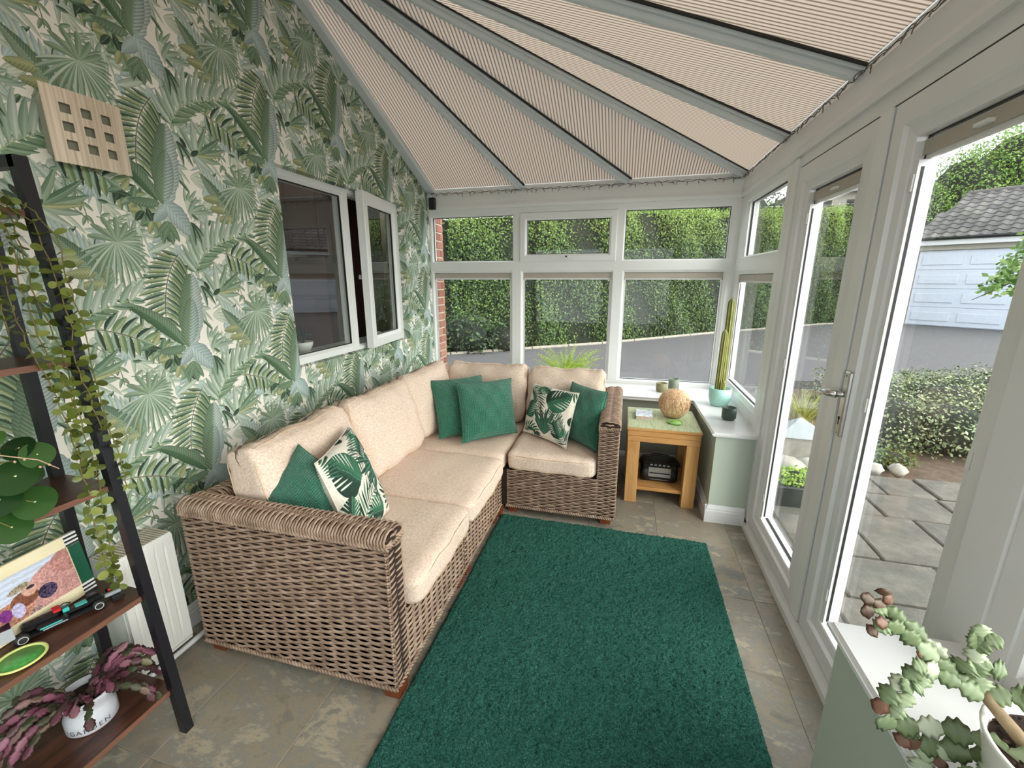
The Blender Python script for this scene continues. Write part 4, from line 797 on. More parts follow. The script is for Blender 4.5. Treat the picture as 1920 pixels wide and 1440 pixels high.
# ---- things on the ladder shelf
FR = wood('pale_wood_frame', S(214, 200, 160), S(234, 222, 190), (4, 1, 4), .6)
def photo_print():
    # a hazy beach picture: pale sky, pink rocks, pebbles and somebody in a hat
    H_, W_ = 132, 289; c = Canvas(.289, .132, 1000, (186, 196, 216)); yy, xx = np.mgrid[0:c.H, 0:c.W]; X = xx/c.sx; Y = yy/c.sy
    nz = lambda s_, sd: np.kron(np.random.default_rng(sd).random((c.H//s_+1, c.W//s_+1)), np.ones((s_, s_)))[:c.H, :c.W]
    n1, n2 = nz(3, 1), nz(7, 2); band = .5+.5*np.sin(Y*420+n2*2); c.a[:] = (np.array([178, 188, 212])+band[..., None]*22)/255
    def fill(mask, col, v=.25): c.a[mask] = (np.array(col)/255*(1-v+2*v*n1[..., None]*.5+v*.5*n2[..., None]))[mask]
    fill(Y < .040+.012*np.sin(X*30)+n2*.006, (176, 138, 132), .5); fill((X-.27)**2/.010+(Y-.05)**2/.0050 < 1, (214, 146, 138), .25); fill((X-.285)**2/.0022+(Y-.10)**2/.0012 < 1, (206, 132, 124), .3)
    fill((X-.03)**2/.0022+(Y-.0)**2/.0011 < 1, (206, 204, 230), .2); fill((X-.13)**2/.0024+(Y-.028)**2/.0011 < 1, (204, 132, 104), .4); fill((X-.165)**2/.0010+(Y-.052)**2/.0005 < 1, (150, 84, 58), .4)
    fill((X-.180)**2/.00030+(Y-.070)**2/.00028 < 1, (220, 160, 140), .15); fill(((X-.165)+(Y-.082)*.9)**2/.0009+((Y-.088)-(X-.165)*.28)**2/.00009 < 1, (170, 150, 120), .4); fill((X-.184)**2/.00009+(Y-.076)**2/.00002 < 1, (60, 50, 60), .1)
    fill((X-.118)**2/.00018+(Y-.034)**2/.00030 < 1, (134, 40, 140), .3); fill((X-.145)**2/.00020+(Y-.030)**2/.00045 < 1, (190, 180, 226), .2); fill((X-.215)**2/.0005+(Y-.040)**2/.00045 < 1, (84, 66, 104), .9)
    c.sat = .75; return c.image('beach_photo_print')
pf = empty('photo_frame', (-1.61, .62, .536), 'pale wooden photo frame with a green side band, leaning on the ladder shelf', 'picture frame')
MF = T(-1.590, .795, .537) @ Matrix.Rotation(.10, 4, 'Z') @ Matrix.Rotation(-.14, 4, 'Y')      # local: -y along the frame to the left, z up, x out
m = MB(); m.bbox(-.014, 0, -.36, 0, 0, .205, b=.002, M=MF); m.build('board', FR, pf)
pg = MB(); pg.box(0, .0012, -.325, -.036, .038, .170, M=MF); po = pg.build('photograph', printed('beach_photograph', photo_print(), .3), pf); iM = MF.inverted()
set_uv(po, lambda co: np.array([[((iM @ Vector(p)).y+.325)/.289, ((iM @ Vector(p)).z-.038)/.132] for p in co]))
bg_ = MB(); bg_.box(0, .0014, -.033, -.001, .038, .168, M=MF); bg_.build('green_band', simple('dark_green_band', S(22, 84, 62), .35), pf)
wb = MB(); bb = MB()
for k in range(6):
    for z0 in (.001, .169): (wb if k % 2 else bb).box(0, .0014, -.035, -.001, z0+k*.006, z0+k*.006+.006, M=MF)
tag(wb.build('white_stripes', WHITEP, pf), kind='stuff'); tag(bb.build('black_stripes', GASKET, pf), kind='stuff')
st = MB(); st.box(-.06, -.012, -.20, -.17, 0, .004, M=MF); st.build('stand_foot', FR, pf)

# brick-built racing car
car = empty('toy_racing_car', (-1.53, .69, .536), 'black toy racing car built of plastic bricks with turquoise and red pieces', 'toy car')
MC = T(-1.532, .680, .5355) @ Matrix.Rotation(math.atan2(.205, .075), 4, 'Z')     # local x forward
TQ = simple('turquoise_plastic', S(60, 176, 170), .3); RED = simple('red_plastic', S(190, 36, 36), .3); GRY = simple('silver_grey_plastic', S(160, 164, 170), .3)
def cb_(nm, mat, *c, b=.001): m = MB(); m.bbox(*c, b=b, M=MC); return m.build(nm, mat, car)
cb_('floor_plate', PLASTIC_B, -.105, .055, -.034, .034, .006, .011); cb_('engine_cover', PLASTIC_B, -.085, -.01, -.012, .012, .011, .036, b=.005); cb_('side_pod', PLASTIC_B, -.060, .005, -.034, -.013, .011, .025, b=.004); cb_('side_pod', PLASTIC_B, -.060, .005, .013, .034, .011, .025, b=.004)
cb_('nose', PLASTIC_B, .000, .085, -.010, .010, .011, .024, b=.004); cb_('nose_tip', GRY, .085, .125, -.007, .007, .008, .018, b=.003); cb_('front_wing', PLASTIC_B, .098, .122, -.036, .036, .004, .008); cb_('wing_endplate', PLASTIC_B, .095, .125, -.038, -.036, .004, .016); cb_('wing_endplate', PLASTIC_B, .095, .125, .036, .038, .004, .016)
cb_('rear_wing', PLASTIC_B, -.122, -.100, -.030, .030, .050, .056); cb_('rear_wing_plate', GRY, -.125, -.098, -.033, -.030, .022, .058); cb_('rear_wing_plate', PLASTIC_B, -.125, -.098, .030, .033, .022, .058); cb_('rear_wing_post', PLASTIC_B, -.115, -.100, -.004, .004, .02, .05)
cb_('red_brick', RED, -.022, -.006, -.013, .013, .036, .044); cb_('turquoise_brick', TQ, -.004, .010, -.011, .011, .024, .036); cb_('turquoise_brick', TQ, .022, .048, -.0105, .0105, .0235, .027); cb_('turquoise_strip', TQ, -.055, -.01, -.0347, -.034, .017, .021); cb_('silver_strip', GRY, -.05, .0, -.0347, -.034, .0115, .0145); cb_('red_tip', RED, .098, .104, .010, .018, .018, .024)
hl_ = MB(); hl_.tube([tuple(MC @ Vector(p)) for p in ((-.012, -.010, .036), (.004, -.012, .042), (.016, 0, .042), (.004, .012, .042), (-.012, .010, .036))], .0016, 6); hl_.build('halo', PLASTIC_B, car)
for k in range(5): cb_('stud', PLASTIC_B, -.08+.014*k, -.074+.014*k, -.003, .003, .0355, .0385, b=.0005)
wm = MB(); wm.lathe([(.001, -.007), (.0125, -.007), (.0145, -.005), (.0145, .005), (.0125, .007), (.001, .007)], 20); wmesh = wm.mesh('wheel', GASKET); hm_ = MB(); hm_.lathe([(.0088, .0071), (.0100, .0071), (.0100, .0079), (.0088, .0079), (.0088, .0071)], 20, cap=False); hmesh = hm_.mesh('rim', WHITEP)
for x in (-.088, .066):
    for s_ in (-1, 1):
        Mw = MC @ T(x, s_*.036, .0145) @ Matrix.Rotation(-s_*pi/2, 4, 'X'); ww = inst('wheel', wmesh, car, Mw); WM[ww.name] = Mw; inst('rim', hmesh, ww, Mw)
dish('coaster', -1.465, .548, .536, .050, simple('pale_lime_rim', S(206, 214, 130), .45, .05), 'round green coaster with a pale lime rim at the front edge of the ladder shelf', simple('grass_green_glaze', S(76, 148, 70), .3, .3, 120))

# ---- plants on the ladder shelf
def pad_mesh(name, L, W, mat, th=.0022, teeth=3, notch=.16):
    # flat joint of a leaf cactus: oblong, scalloped margin, raised midrib; grows along +x
    n = 20; vs = []; fs = []
    for i in range(n+1):
        t = i/n; w = W*(sin(pi*min(1, .06+t*.94))**.55)*(1-.12*t)*(1-notch*(.5-.5*cos(2*pi*teeth*t)))+.0012
        vs += [(t*L, -w, 0), (t*L, -w*.5, th*.8), (t*L, 0, th*1.3), (t*L, w*.5, th*.8), (t*L, w, 0), (t*L, 0, -th*.8)]
    for i in range(n):
        for k in range(6): fs.append((i*6+k, i*6+(k+1) % 6, (i+1)*6+(k+1) % 6, (i+1)*6+k))
    m = MB(); m.add(vs, fs, True); m.add([vs[i] for i in range(6)], [(0, 1, 2, 3, 4, 5)]); m.add([vs[n*6+i] for i in range(6)], [(0, 1, 2, 3, 4, 5)]); return m.mesh(name, mat)
def frame_mat(p, d, nrm, roll=0):
    d = Vector(d).normalized(); n = Vector(nrm); n = (n-d*n.dot(d)); n = n.normalized() if n.length > 1e-5 else d.orthogonal().normalized(); s = n.cross(d)
    return Matrix(((d.x, s.x, n.x, p[0]), (d.y, s.y, n.y, p[1]), (d.z, s.z, n.z, p[2]), (0, 0, 0, 1))) @ Matrix.Rotation(roll, 4, 'X')
PURP = leafmat('purple_green_leaf_cactus', [(0, S(66, 76, 48)), (.3, S(80, 54, 56)), (.5, S(104, 56, 72)), (.8, S(150, 92, 114)), (1, S(96, 102, 64))], .45, .12, False)
GREENP = leafmat('green_leaf_cactus', [(0, S(92, 108, 68)), (.35, S(122, 140, 100)), (.7, S(158, 172, 136)), (1, S(196, 202, 178))], .42, .15, False)
BROWNP = leafmat('reddish_brown_young_joint', [(0, S(82, 62, 44)), (1, S(118, 80, 62))], .5, .1, False)
pp = empty('purple_leaf_cactus', (-1.535, .668, .174), 'purple-leaved drooping leaf cactus in a white pot lettered GARDEN on the lowest board', 'plant'); gx_, gy_ = -1.520, .668
ENAM = simple('white_enamel', S(206, 208, 216), .3, .04, 20)
m = MB(); m.lathe([(.001, 0), (.056, 0), (.061, .006), (.061, .045), (.054, .062), (.052, .070), (.062, .095), (.066, .112), (.063, .113), (.055, .09), (.001, .09)], 36, c=(gx_, gy_, .1735)); potg = m.build('pot', ENAM, pp)
m = MB(); m.lathe([(.001, 0), (.054, 0), (.054, .004), (.001, .006)], 20, c=(gx_, gy_, .265)); m.build('soil', SOIL, pp)
INK = simple('dark_lettering', S(50, 52, 60), .6)
dg = None
for i, ch in enumerate('GARDEN'):
    cu = bpy.data.curves.new('letter', 'FONT'); cu.body = ch; cu.size = .021; cu.align_x = 'CENTER'; tmp = bpy.data.objects.new('tmp', cu); COL.objects.link(tmp); bpy.context.view_layer.update()
    me = bpy.data.meshes.new_from_object(tmp.evaluated_get(bpy.context.evaluated_depsgraph_get())); bpy.data.objects.remove(tmp, do_unlink=True)
    a = -.62+(i-2.5)*.27; R_ = .0616
    for v in me.vertices:
        th = a+v.co.x/R_; v.co = Vector((gx_+R_*cos(th), gy_+R_*sin(th), .1735+.014+v.co.y))
    me.materials.clear(); me.materials.append(INK); inst('letter', me, potg, Matrix.Identity(4))
def chain(parent, mesh, p, d, n, L, droop, rr, tip=None, roll=.5, nm='leaf', nrm=None):
    p = Vector(p); d = Vector(d).normalized(); out = 0
    for i in range(n):
        nr = Vector(nrm) if nrm else Vector((.6, -.5, .7)); M = frame_mat(p, d, nr+Vector((rr.uniform(-.5, .5), rr.uniform(-.5, .5), rr.uniform(-.4, .4))), rr.uniform(-roll, roll))
        inst(nm, tip if (tip and i == n-1) else mesh, parent, M); p = p+d*L*.93; d = (d+Vector((rr.uniform(-.18, .18), rr.uniform(-.18, .18), -droop*(.5+i*.22)))).normalized()
    return p
rr = random.Random(21); pm1 = pad_mesh('leaf', .032, .0130, PURP, teeth=3, notch=.2)
for k in range(56):
    a = rr.uniform(-2.7, 2.3); el = rr.uniform(.15, 1.2); d = (cos(a)*cos(el), sin(a)*cos(el)*1.25, sin(el)); 
    if -1.15 < a < .2 and el < .75: a += 1.6 if a > -.45 else -1.4; d = (cos(a)*cos(el), sin(a)*cos(el)*1.25, sin(el))
    chain(pp, pm1, (gx_+.025*cos(a), gy_+.03*sin(a), .268), d, rr.randint(4, 7), .030, .34, rr)
rg = random.Random(4)
# button-leaved trailing plant on the top board, its strands hanging down past the boards
TRAILM = leafmat('small_round_leaf_green', [(0, S(74, 84, 30)), (.5, S(104, 116, 48)), (1, S(142, 150, 78))], .4, .2, False); STEM = simple('brown_green_stem', S(108, 96, 48), .6); WHC = simple('white_ceramic', S(232, 230, 222), .3, .02)
tp = empty('trailing_plant', (-1.57, .60, 1.673), 'trailing plant with small round green leaves hanging down the right side of the ladder shelf', 'plant')
m = MB(); m.lathe([(.001, 0), (.045, 0), (.062, .09), (.064, .10), (.058, .10), (.054, .085), (.001, .085)], 24, c=(-1.57, .60, 1.673)); m.build('pot', WHC, tp)
dm = MB(); n = 12; vs = [(.0, 0, .0008)]+[(.0155+.0155*cos(2*pi*i/n), .0125*sin(2*pi*i/n), .0025*abs(sin(2*pi*i/n))) for i in range(n)]+[(.016, 0, .0)]; dm.add(vs, [(n+1, i+1, (i+1) % n+1) for i in range(n)]+[(n+1, (i+1) % n+1, i+1) for i in range(0)], True); lme = dm.mesh('leaf', TRAILM, False)
strands = [[(-1.55, .62, 1.765), (-1.47, .74, 1.712), (-1.45, .795, 1.665), (-1.44, .825, 1.60), (-1.435, .822, 1.47), (-1.43, .830, 1.36), (-1.42, .822, 1.22), (-1.42, .826, 1.09), (-1.41, .832, .97), (-1.41, .83, .90)],
           [(-1.55, .63, 1.765), (-1.48, .73, 1.70), (-1.455, .79, 1.64), (-1.445, .800, 1.52), (-1.435, .808, 1.40), (-1.43, .79, 1.28), (-1.42, .80, 1.18), (-1.42, .81, 1.08)],
           [(-1.56, .64, 1.76), (-1.475, .72, 1.69), (-1.46, .745, 1.60), (-1.455, .735, 1.48), (-1.45, .74, 1.36), (-1.445, .765, 1.25), (-1.44, .775, 1.15), (-1.44, .78, 1.02), (-1.44, .785, .93), (-1.435, .775, .82), (-1.43, .765, .70), (-1.43, .765, .60)],
           [(-1.56, .63, 1.76), (-1.48, .71, 1.68), (-1.465, .715, 1.58), (-1.46, .71, 1.46), (-1.455, .72, 1.34), (-1.45, .745, 1.22), (-1.445, .75, 1.10), (-1.44, .76, .98)],
           [(-1.57, .66, 1.76), (-1.50, .77, 1.69), (-1.49, .775, 1.58), (-1.475, .77, 1.45), (-1.465, .785, 1.32), (-1.46, .79, 1.2), (-1.45, .77, 1.08), (-1.445, .755, .96), (-1.44, .75, .86), (-1.435, .745, .74), (-1.43, .75, .64)],
           [(-1.57, .66, 1.76), (-1.485, .69, 1.66), (-1.475, .695, 1.55), (-1.47, .70, 1.45), (-1.465, .695, 1.36)]]
for si, s_ in enumerate(strands):
    pts = []
    for i in range(len(s_)-1):
        for k in range(4): t = k/4; pts.append(Vector(s_[i]).lerp(Vector(s_[i+1]), t)+Vector((rg.uniform(-.003, .003), rg.uniform(-.004, .004), 0)))
    pts.append(Vector(s_[-1])); m = MB(); m.tube(pts, .0016, 5); m.build('stem', STEM, tp)
    acc = 0
    for i in range(1, len(pts)):
        acc += (pts[i]-pts[i-1]).length
        if acc > .020 and i > 2:
            acc = 0; a = rg.uniform(-1.6, .6)
            for q in range(2):
                aa = a+pi*q+rg.uniform(-.4, .4); inst('leaf', lme, tp, frame_mat(pts[i], (cos(aa)*.9, sin(aa), rg.uniform(-.5, .3)), (.8+rg.uniform(-.5, .3), -.45+rg.uniform(-.4, .3), .5+rg.uniform(-.5, .5)), rg.uniform(-.4, .4)) @ Matrix.Scale(rg.uniform(.6, 1.0), 4))
# round-leaved money plant
PIL = leafmat('dark_green_round_leaf', [(0, S(26, 52, 24)), (.6, S(42, 76, 34)), (1, S(66, 98, 48))], .3, .15, False)
pl = empty('money_plant', (-1.52, .50, .910), 'plant with large round dark green leaves on the middle board of the ladder shelf', 'plant')
m = MB(); m.lathe([(.001, 0), (.045, 0), (.058, .085), (.060, .09), (.054, .09), (.05, .075), (.001, .075)], 24, c=(-1.53, .50, .910)); m.build('pot', WHC, pl)
def disk(R_):
    m = MB(); n = 24; vs = [(0, 0, 0)]
    for k in range(1, 5):
        for i in range(n): a = 2*pi*i/n; r = R_*k/4; vs.append((r*cos(a)*1.05, r*sin(a)*.93, .006*(k/4)**2-.010*(k/4)**2*abs(cos(a))))
    fs = [(0, 1+i, 1+(i+1) % n) for i in range(n)]+[(1+k*n+i, 1+(k+1)*n+i, 1+(k+1)*n+(i+1) % n, 1+k*n+(i+1) % n) for k in range(3) for i in range(n)]; m.add(vs, fs, True); return m
lm = disk(.041).mesh('leaf', PIL); dot = simple('pale_leaf_centre', S(190, 200, 150), .5); c0 = Vector((-1.53, .50, .99))
dmh = MB(); dmh.lathe([(.0003, 0), (.0022, .0), (.0022, .0008), (.0003, .001)], 8); dotm = dmh.mesh('leaf_centre', dot)
for x, y, z, s_, nx_, ny_, nz_ in ((-1.385, .620, .965, 1.05, .75, -.45, .55), (-1.395, .605, 1.040, 1.15, .6, -.45, .75), (-1.43, .640, 1.095, .8, .5, -.5, .8), (-1.40, .655, 1.075, .85, .7, -.1, .7), (-1.40, .570, .995, 1.0, .8, -.5, .4), (-1.42, .640, 1.030, .8, .8, .3, .5), (-1.41, .580, .915, .95, .85, -.45, .25), (-1.50, .60, 1.10, .8, .3, -.2, 1), (-1.45, .56, 1.11, 1.0, .5, -.6, .7), (-1.46, .52, 1.05, 1.0, .7, -.6, .6), (-1.50, .48, 1.12, .9, .3, -.6, .9), (-1.42, .60, 1.135, .55, .5, -.5, .8), (-1.56, .55, 1.08, .8, -.2, .2, 1)):
    p = Vector((x, y, z)); M = frame_mat(p, Vector((-.2, .3, .3)), (nx_, ny_, nz_)) @ Matrix.Scale(s_, 4); lf = inst('leaf', lm, pl, M); inst('leaf_centre', dotm, lf, M)
    st_ = MB(); q = c0.lerp(p, .5)+Vector((0, 0, .03)); st_.tube([c0, q, p-Vector((0, 0, .001))], .0017, 5); st_.build('leaf_stalk', STEM, pl)
bs = MB(); bs.tube([(-1.50, .52, 1.10), (-1.42, .58, 1.105), (-1.37, .64, 1.07), (-1.36, .668, 1.035)], .0014, 5)
for i, (a, b) in enumerate(((.1, .2), (.35, .5), (.5, .62), (.7, .8), (.85, 1))): p = Vector((-1.42, .58, 1.105)).lerp(Vector((-1.36, .668, 1.035)), a); bs.lathe([(.0003, -.004), (.0035, 0), (.0003, .004)], 6, c=p+Vector((.004, 0, .006*(-1)**i)))
bs.build('flower_stalk', simple('pale_pink_stalk', S(190, 160, 130), .6), pl)
# white pot at the left edge of the frame
wpo = empty('plant_pot', (-1.57, .595, 1.286), 'plain white plant pot on the second board from the top of the ladder shelf', 'pot'); m = MB(); m.lathe([(.001, 0), (.045, 0), (.062, .03), (.066, .10), (.065, .125), (.060, .125), (.058, .10), (.001, .10)], 28, c=(-1.57, .595, 1.286)); m.build('body', WHC, wpo)
m = MB(); m.lathe([(.001, 0), (.058, 0), (.001, .004)], 16, c=(-1.57, .595, 1.386)); m.build('soil', SOIL, wpo)

# ================================================================== LEAF CACTUS ON THE NEAR SILL
nc_ = empty('leaf_cactus', (.70, .665, .671), 'pale green leaf cactus arching out of a white pot on the near right sill', 'plant'); px_, py_ = .705, .665
m = MB(); m.lathe([(.001, 0), (.085, 0), (.098, .02), (.118, .125), (.120, .132), (.114, .133), (.108, .108), (.001, .105)], 40, c=(px_, py_, .671)); m.build('pot', WHC, nc_)
m = MB(); m.lathe([(.001, .004), (.04, .004), (.107, .0), (.107, -.004), (.001, -.004)], 24, c=(px_, py_, .780)); sl = m.build('soil', SOIL, nc_)
cr = MB(); rr = random.Random(8)
for k in range(160): a = rr.uniform(0, 6.28); d = .104*rr.random()**.5; s_ = rr.uniform(.0015, .005); cr.bbox(-s_, s_, -s_*.7, s_*.7, -s_*.5, s_*.5, b=s_*.2, M=T(px_+d*cos(a), py_+d*sin(a), .785) @ Matrix.Rotation(rr.uniform(0, 3), 4, 'X') @ Matrix.Rotation(rr.uniform(0, 3), 4, 'Z'))
tag(cr.build('bark_chips', SOIL, sl), kind='stuff')
m = MB(); m.tube([(.655, .690, .780), (.640, .715, .800), (.618, .738, .825), (.612, .742, .835)], [.011, .010, .0085, .007], 10); m.build('trunk', simple('corky_brown_stem', S(132, 112, 84), .8, .2, 50, bump=.4), nc_)
pb = pad_mesh('leaf', .040, .0165, GREENP, .003, 3, .26); pt = pad_mesh('young_leaf', .026, .0125, BROWNP, .0025, 2, .2)
def run(pts, tip=0, w=1.0, nrm=(-.35, -.8, .5)):
    for i in range(len(pts)-1):
        a, b = Vector(pts[i]), Vector(pts[i+1]); L = (b-a).length; me = pt if i >= len(pts)-1-tip else pb; base = .026 if me is pt else .040
        inst('leaf', me, nc_, frame_mat(a, b-a, Vector(nrm)+Vector((rr.uniform(-.5, .5), rr.uniform(-.3, .3), rr.uniform(-.4, .4)))) @ Matrix.Diagonal((L/base*1.04, w*rr.uniform(.85, 1.1), 1, 1)))
run([(.610, .742, .835), (.585, .755, .852), (.563, .765, .868), (.537, .775, .892), (.508, .785, .913), (.482, .795, .927), (.460, .79, .940), (.440, .79, .948)], 2)
run([(.600, .740, .838), (.572, .748, .856), (.545, .752, .874), (.516, .756, .896), (.492, .758, .914), (.466, .755, .926), (.447, .75, .930)], 1)
run([(.482, .795, .927), (.460, .785, .925), (.440, .78, .922)], 1); run([(.470, .76, .922), (.452, .755, .912), (.440, .75, .905)], 1); run([(.492, .80, .935), (.480, .80, .950), (.474, .80, .962)], 2)
run([(.605, .735, .832), (.575, .740, .846), (.545, .745, .855), (.520, .745, .853), (.502, .742, .835), (.488, .738, .812), (.476, .735, .786), (.468, .732, .762)], 1, 1.15)
run([(.545, .745, .855), (.525, .742, .868), (.508, .74, .862)], 0); run([(.530, .745, .850), (.522, .735, .830), (.512, .73, .826)]); run([(.502, .742, .835), (.507, .73, .815), (.497, .727, .790), (.487, .725, .768)], 0, .9)
run([(.54, .76, .87), (.528, .755, .88), (.516, .752, .883)], 1)
run([(.640, .650, .795), (.622, .690, .780), (.600, .725, .762), (.572, .742, .748), (.538, .742, .740), (.503, .738, .735), (.474, .735, .742)], 0, 1.3); run([(.530, .742, .738), (.522, .737, .718), (.514, .733, .702)], 1, 1.2)
run([(.640, .640, .785), (.628, .690, .755), (.604, .722, .728), (.574, .738, .712), (.545, .737, .706), (.524, .735, .712)], 1, 1.3); run([(.585, .735, .715), (.575, .73, .697), (.566, .727, .683)], 1, 1.2); run([(.560, .738, .704), (.555, .733, .680), (.553, .73, .655)], 0, 1.3)
run([(.608, .745, .838), (.603, .752, .858), (.598, .755, .882), (.593, .757, .908), (.583, .757, .935)], 0, 1.1); run([(.593, .757, .905), (.604, .755, .925), (.620, .752, .935)], 0); run([(.593, .757, .910), (.598, .76, .930), (.594, .76, .950)]); run([(.600, .755, .875), (.618, .75, .882), (.634, .747, .876)], 0, 1.3); run([(.600, .755, .868), (.585, .75, .880), (.577, .747, .868)], 0, 1.2)
run([(.618, .742, .832), (.640, .735, .848), (.668, .725, .852), (.700, .715, .845), (.73, .70, .835)], 0, 1.2); run([(.65, .73, .85), (.668, .72, .865), (.69, .715, .875)])
run([(.655, .645, .795), (.650, .680, .780), (.645, .705, .755), (.640, .715, .725), (.635, .712, .695)], 0, 1.5); run([(.670, .640, .79), (.675, .670, .77), (.675, .690, .74), (.672, .695, .71)], 0, 1.6); run([(.645, .70, .76), (.62, .70, .74), (.605, .69, .715), (.60, .685, .69)], 0, 1.4); run([(.69, .64, .79), (.70, .665, .765), (.705, .68, .735)], 0, 1.5)
run([(.60, .70, .72), (.585, .70, .70), (.575, .695, .675), (.57, .69, .655)], 0, 1.3)

# ================================================================== OUTSIDE
def leaf_cloud(name, P, N, size, mat, parent, asp=.5, kind='stuff', up_=0.0, label=None):
    # P positions, N outward normals: one folded four-point leaf at each place
    n = len(P); P = np.asarray(P, float); N = np.asarray(N, float)+rng.normal(0, .55, (n, 3)); N /= np.linalg.norm(N, axis=1)[:, None]
    R_ = rng.normal(0, 1, (n, 3)); R_[:, 2] += up_; U = R_-N*(R_*N).sum(1)[:, None]; U /= np.linalg.norm(U, axis=1)[:, None]; V = np.cross(N, U); s = size*rng.uniform(.6, 1.25, n)[:, None]
    a = P; b = P+U*s*.5+V*s*asp*.5; c = P+U*s+N*s*.12; d = P+U*s*.5-V*s*asp*.5
    v = np.stack([a, b, c, d], 1).reshape(-1, 3); f = np.arange(4*n).reshape(n, 4)
    me = bpy.data.meshes.new(name); me.from_pydata(v.tolist(), [], f.tolist()); me.materials.append(mat); o = inst(name, me, parent, Matrix.Identity(4)); return tag(o, kind=kind, label=label)
def blob(cs, n):
    # points on the outside of a union of ellipsoids (cx, cy, cz, rx, ry, rz)
    P = []; N = []; w_ = np.array([c[3]*c[5]+c[3]*c[4] for c in cs]); w_ = w_/w_.sum()
    for c, k in zip(cs, w_):
        m_ = int(n*k); d = rng.normal(0, 1, (m_, 3)); d /= np.linalg.norm(d, axis=1)[:, None]; r = rng.uniform(.72, 1.06, m_)[:, None]; r = r*(1+.12*np.sin(d[:, :1]*7+c[0]*3)*np.cos(d[:, 2:]*6+c[1]))
        P.append(np.array(c[:3])+d*r*np.array(c[3:])); N.append(d+np.array([0, 0, .35]))
    P = np.concatenate(P); N = np.concatenate(N); return P, N
HEDGEM = leafmat('hedge_leaf', [(0, S(26, 42, 20)), (.4, S(54, 82, 34)), (.75, S(84, 112, 48)), (1, S(124, 144, 70))], .5, .25)
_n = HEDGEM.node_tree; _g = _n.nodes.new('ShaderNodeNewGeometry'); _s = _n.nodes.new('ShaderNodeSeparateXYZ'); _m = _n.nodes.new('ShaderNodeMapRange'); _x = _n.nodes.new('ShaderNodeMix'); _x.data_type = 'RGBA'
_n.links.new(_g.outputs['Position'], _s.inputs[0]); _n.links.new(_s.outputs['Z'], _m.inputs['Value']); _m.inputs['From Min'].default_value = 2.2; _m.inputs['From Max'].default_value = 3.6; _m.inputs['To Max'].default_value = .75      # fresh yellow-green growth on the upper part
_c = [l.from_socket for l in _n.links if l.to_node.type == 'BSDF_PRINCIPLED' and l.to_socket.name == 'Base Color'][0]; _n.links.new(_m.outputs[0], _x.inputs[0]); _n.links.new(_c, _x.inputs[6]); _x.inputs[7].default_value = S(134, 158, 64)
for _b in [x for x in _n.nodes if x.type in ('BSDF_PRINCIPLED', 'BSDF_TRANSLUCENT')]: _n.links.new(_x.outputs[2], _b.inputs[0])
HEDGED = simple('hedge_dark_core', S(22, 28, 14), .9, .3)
TREEB = leafmat('bright_tree_leaf', [(0, S(76, 110, 40)), (.5, S(112, 148, 58)), (1, S(156, 180, 88))], .5, .35)
TREED = leafmat('dark_tree_leaf', [(0, S(28, 44, 28)), (.6, S(48, 68, 40)), (1, S(80, 102, 58))], .5, .2)
BARK = simple('bark', S(84, 68, 54), .9, .2, 20)
ASPH = NM('asphalt'); v = ASPH.coord(); a = ASPH.noise(v, 55, 4, .8); b = ASPH.noise(v, .8, 4); c = ASPH.ramp(a, [(.35, S(70, 68, 70)), (.55, S(92, 89, 90)), (.7, S(122, 118, 117))]); c = ASPH.mix(c, S(80, 77, 77), ASPH.math('MULTIPLY', b, .6)); ASPH.L(c, ASPH.b.inputs['Base Color']); ASPH.set(ASPH.b, Roughness=.85); ASPH.bump(a, .5, .01)
EARTH = simple('brown_garden_soil', S(86, 70, 56), .95, .3, 14, bump=.5, bscale=40)
SLABM = NM('weathered_patio_slab'); v = SLABM.coord(perobj=True); a = SLABM.noise(v, 5, 6, .7); b = SLABM.noise(v, 70, 3, .7); c = SLABM.ramp(a, [(.3, S(74, 71, 64)), (.5, S(98, 93, 84)), (.7, S(124, 116, 105))]); c = SLABM.mix(c, S(60, 58, 56), SLABM.math('MULTIPLY', b, .5)); SLABM.L(c, SLABM.b.inputs['Base Color']); SLABM.set(SLABM.b, Roughness=.85); p = SLABM.bump(a, .3, .02); SLABM.bump(b, .5, .006, p)
ge_ = bx('ground', EARTH, None, -20, 30, -6, 40, -.45, -.24, kind='structure')
m = MB(); m.prism([(-14, 5.3, -.24), (1.2, 5.3, -.24), (2.2, 7.6, -.24), (6.3, 8.2, -.24), (8, 4.5, -.24), (20, 2, -.24), (24, 10, -.24), (9.3, 19.1, -.24), (7.13, 18.04, -.24), (2.66, 14.09, -.24), (-.52, 10.98, -.24), (-3.64, 8.53, -.24), (-9, 5.8, -.24)], (0, 0, .14)); m.build('driveway', ASPH.m, None, kind='structure')
kp = [(-9, 5.8), (-3.64, 8.53), (-.52, 10.98), (2.66, 14.09), (7.13, 18.04), (9.45, 19.05)]
kr_ = empty('kerb', (0, 11, -.2), kind='structure'); KERB = simple('pale_kerb_stone', S(148, 140, 128), .85, .15)
for i in range(len(kp)-1):
    a, b = Vector((*kp[i], 0)), Vector((*kp[i+1], 0)); L = (b-a).length; n = int(L/.92); d = (b-a)/L; ang = math.atan2(d.y, d.x)
    for k in range(n):
        m = MB(); m.bbox(.01, L/n-.01, 0, .10, -.2, -.055, b=.012, M=T(*(a+d*L*k/n)) @ Matrix.Rotation(ang, 4, 'Z')); m.build('kerb_stone', KERB, kr_)
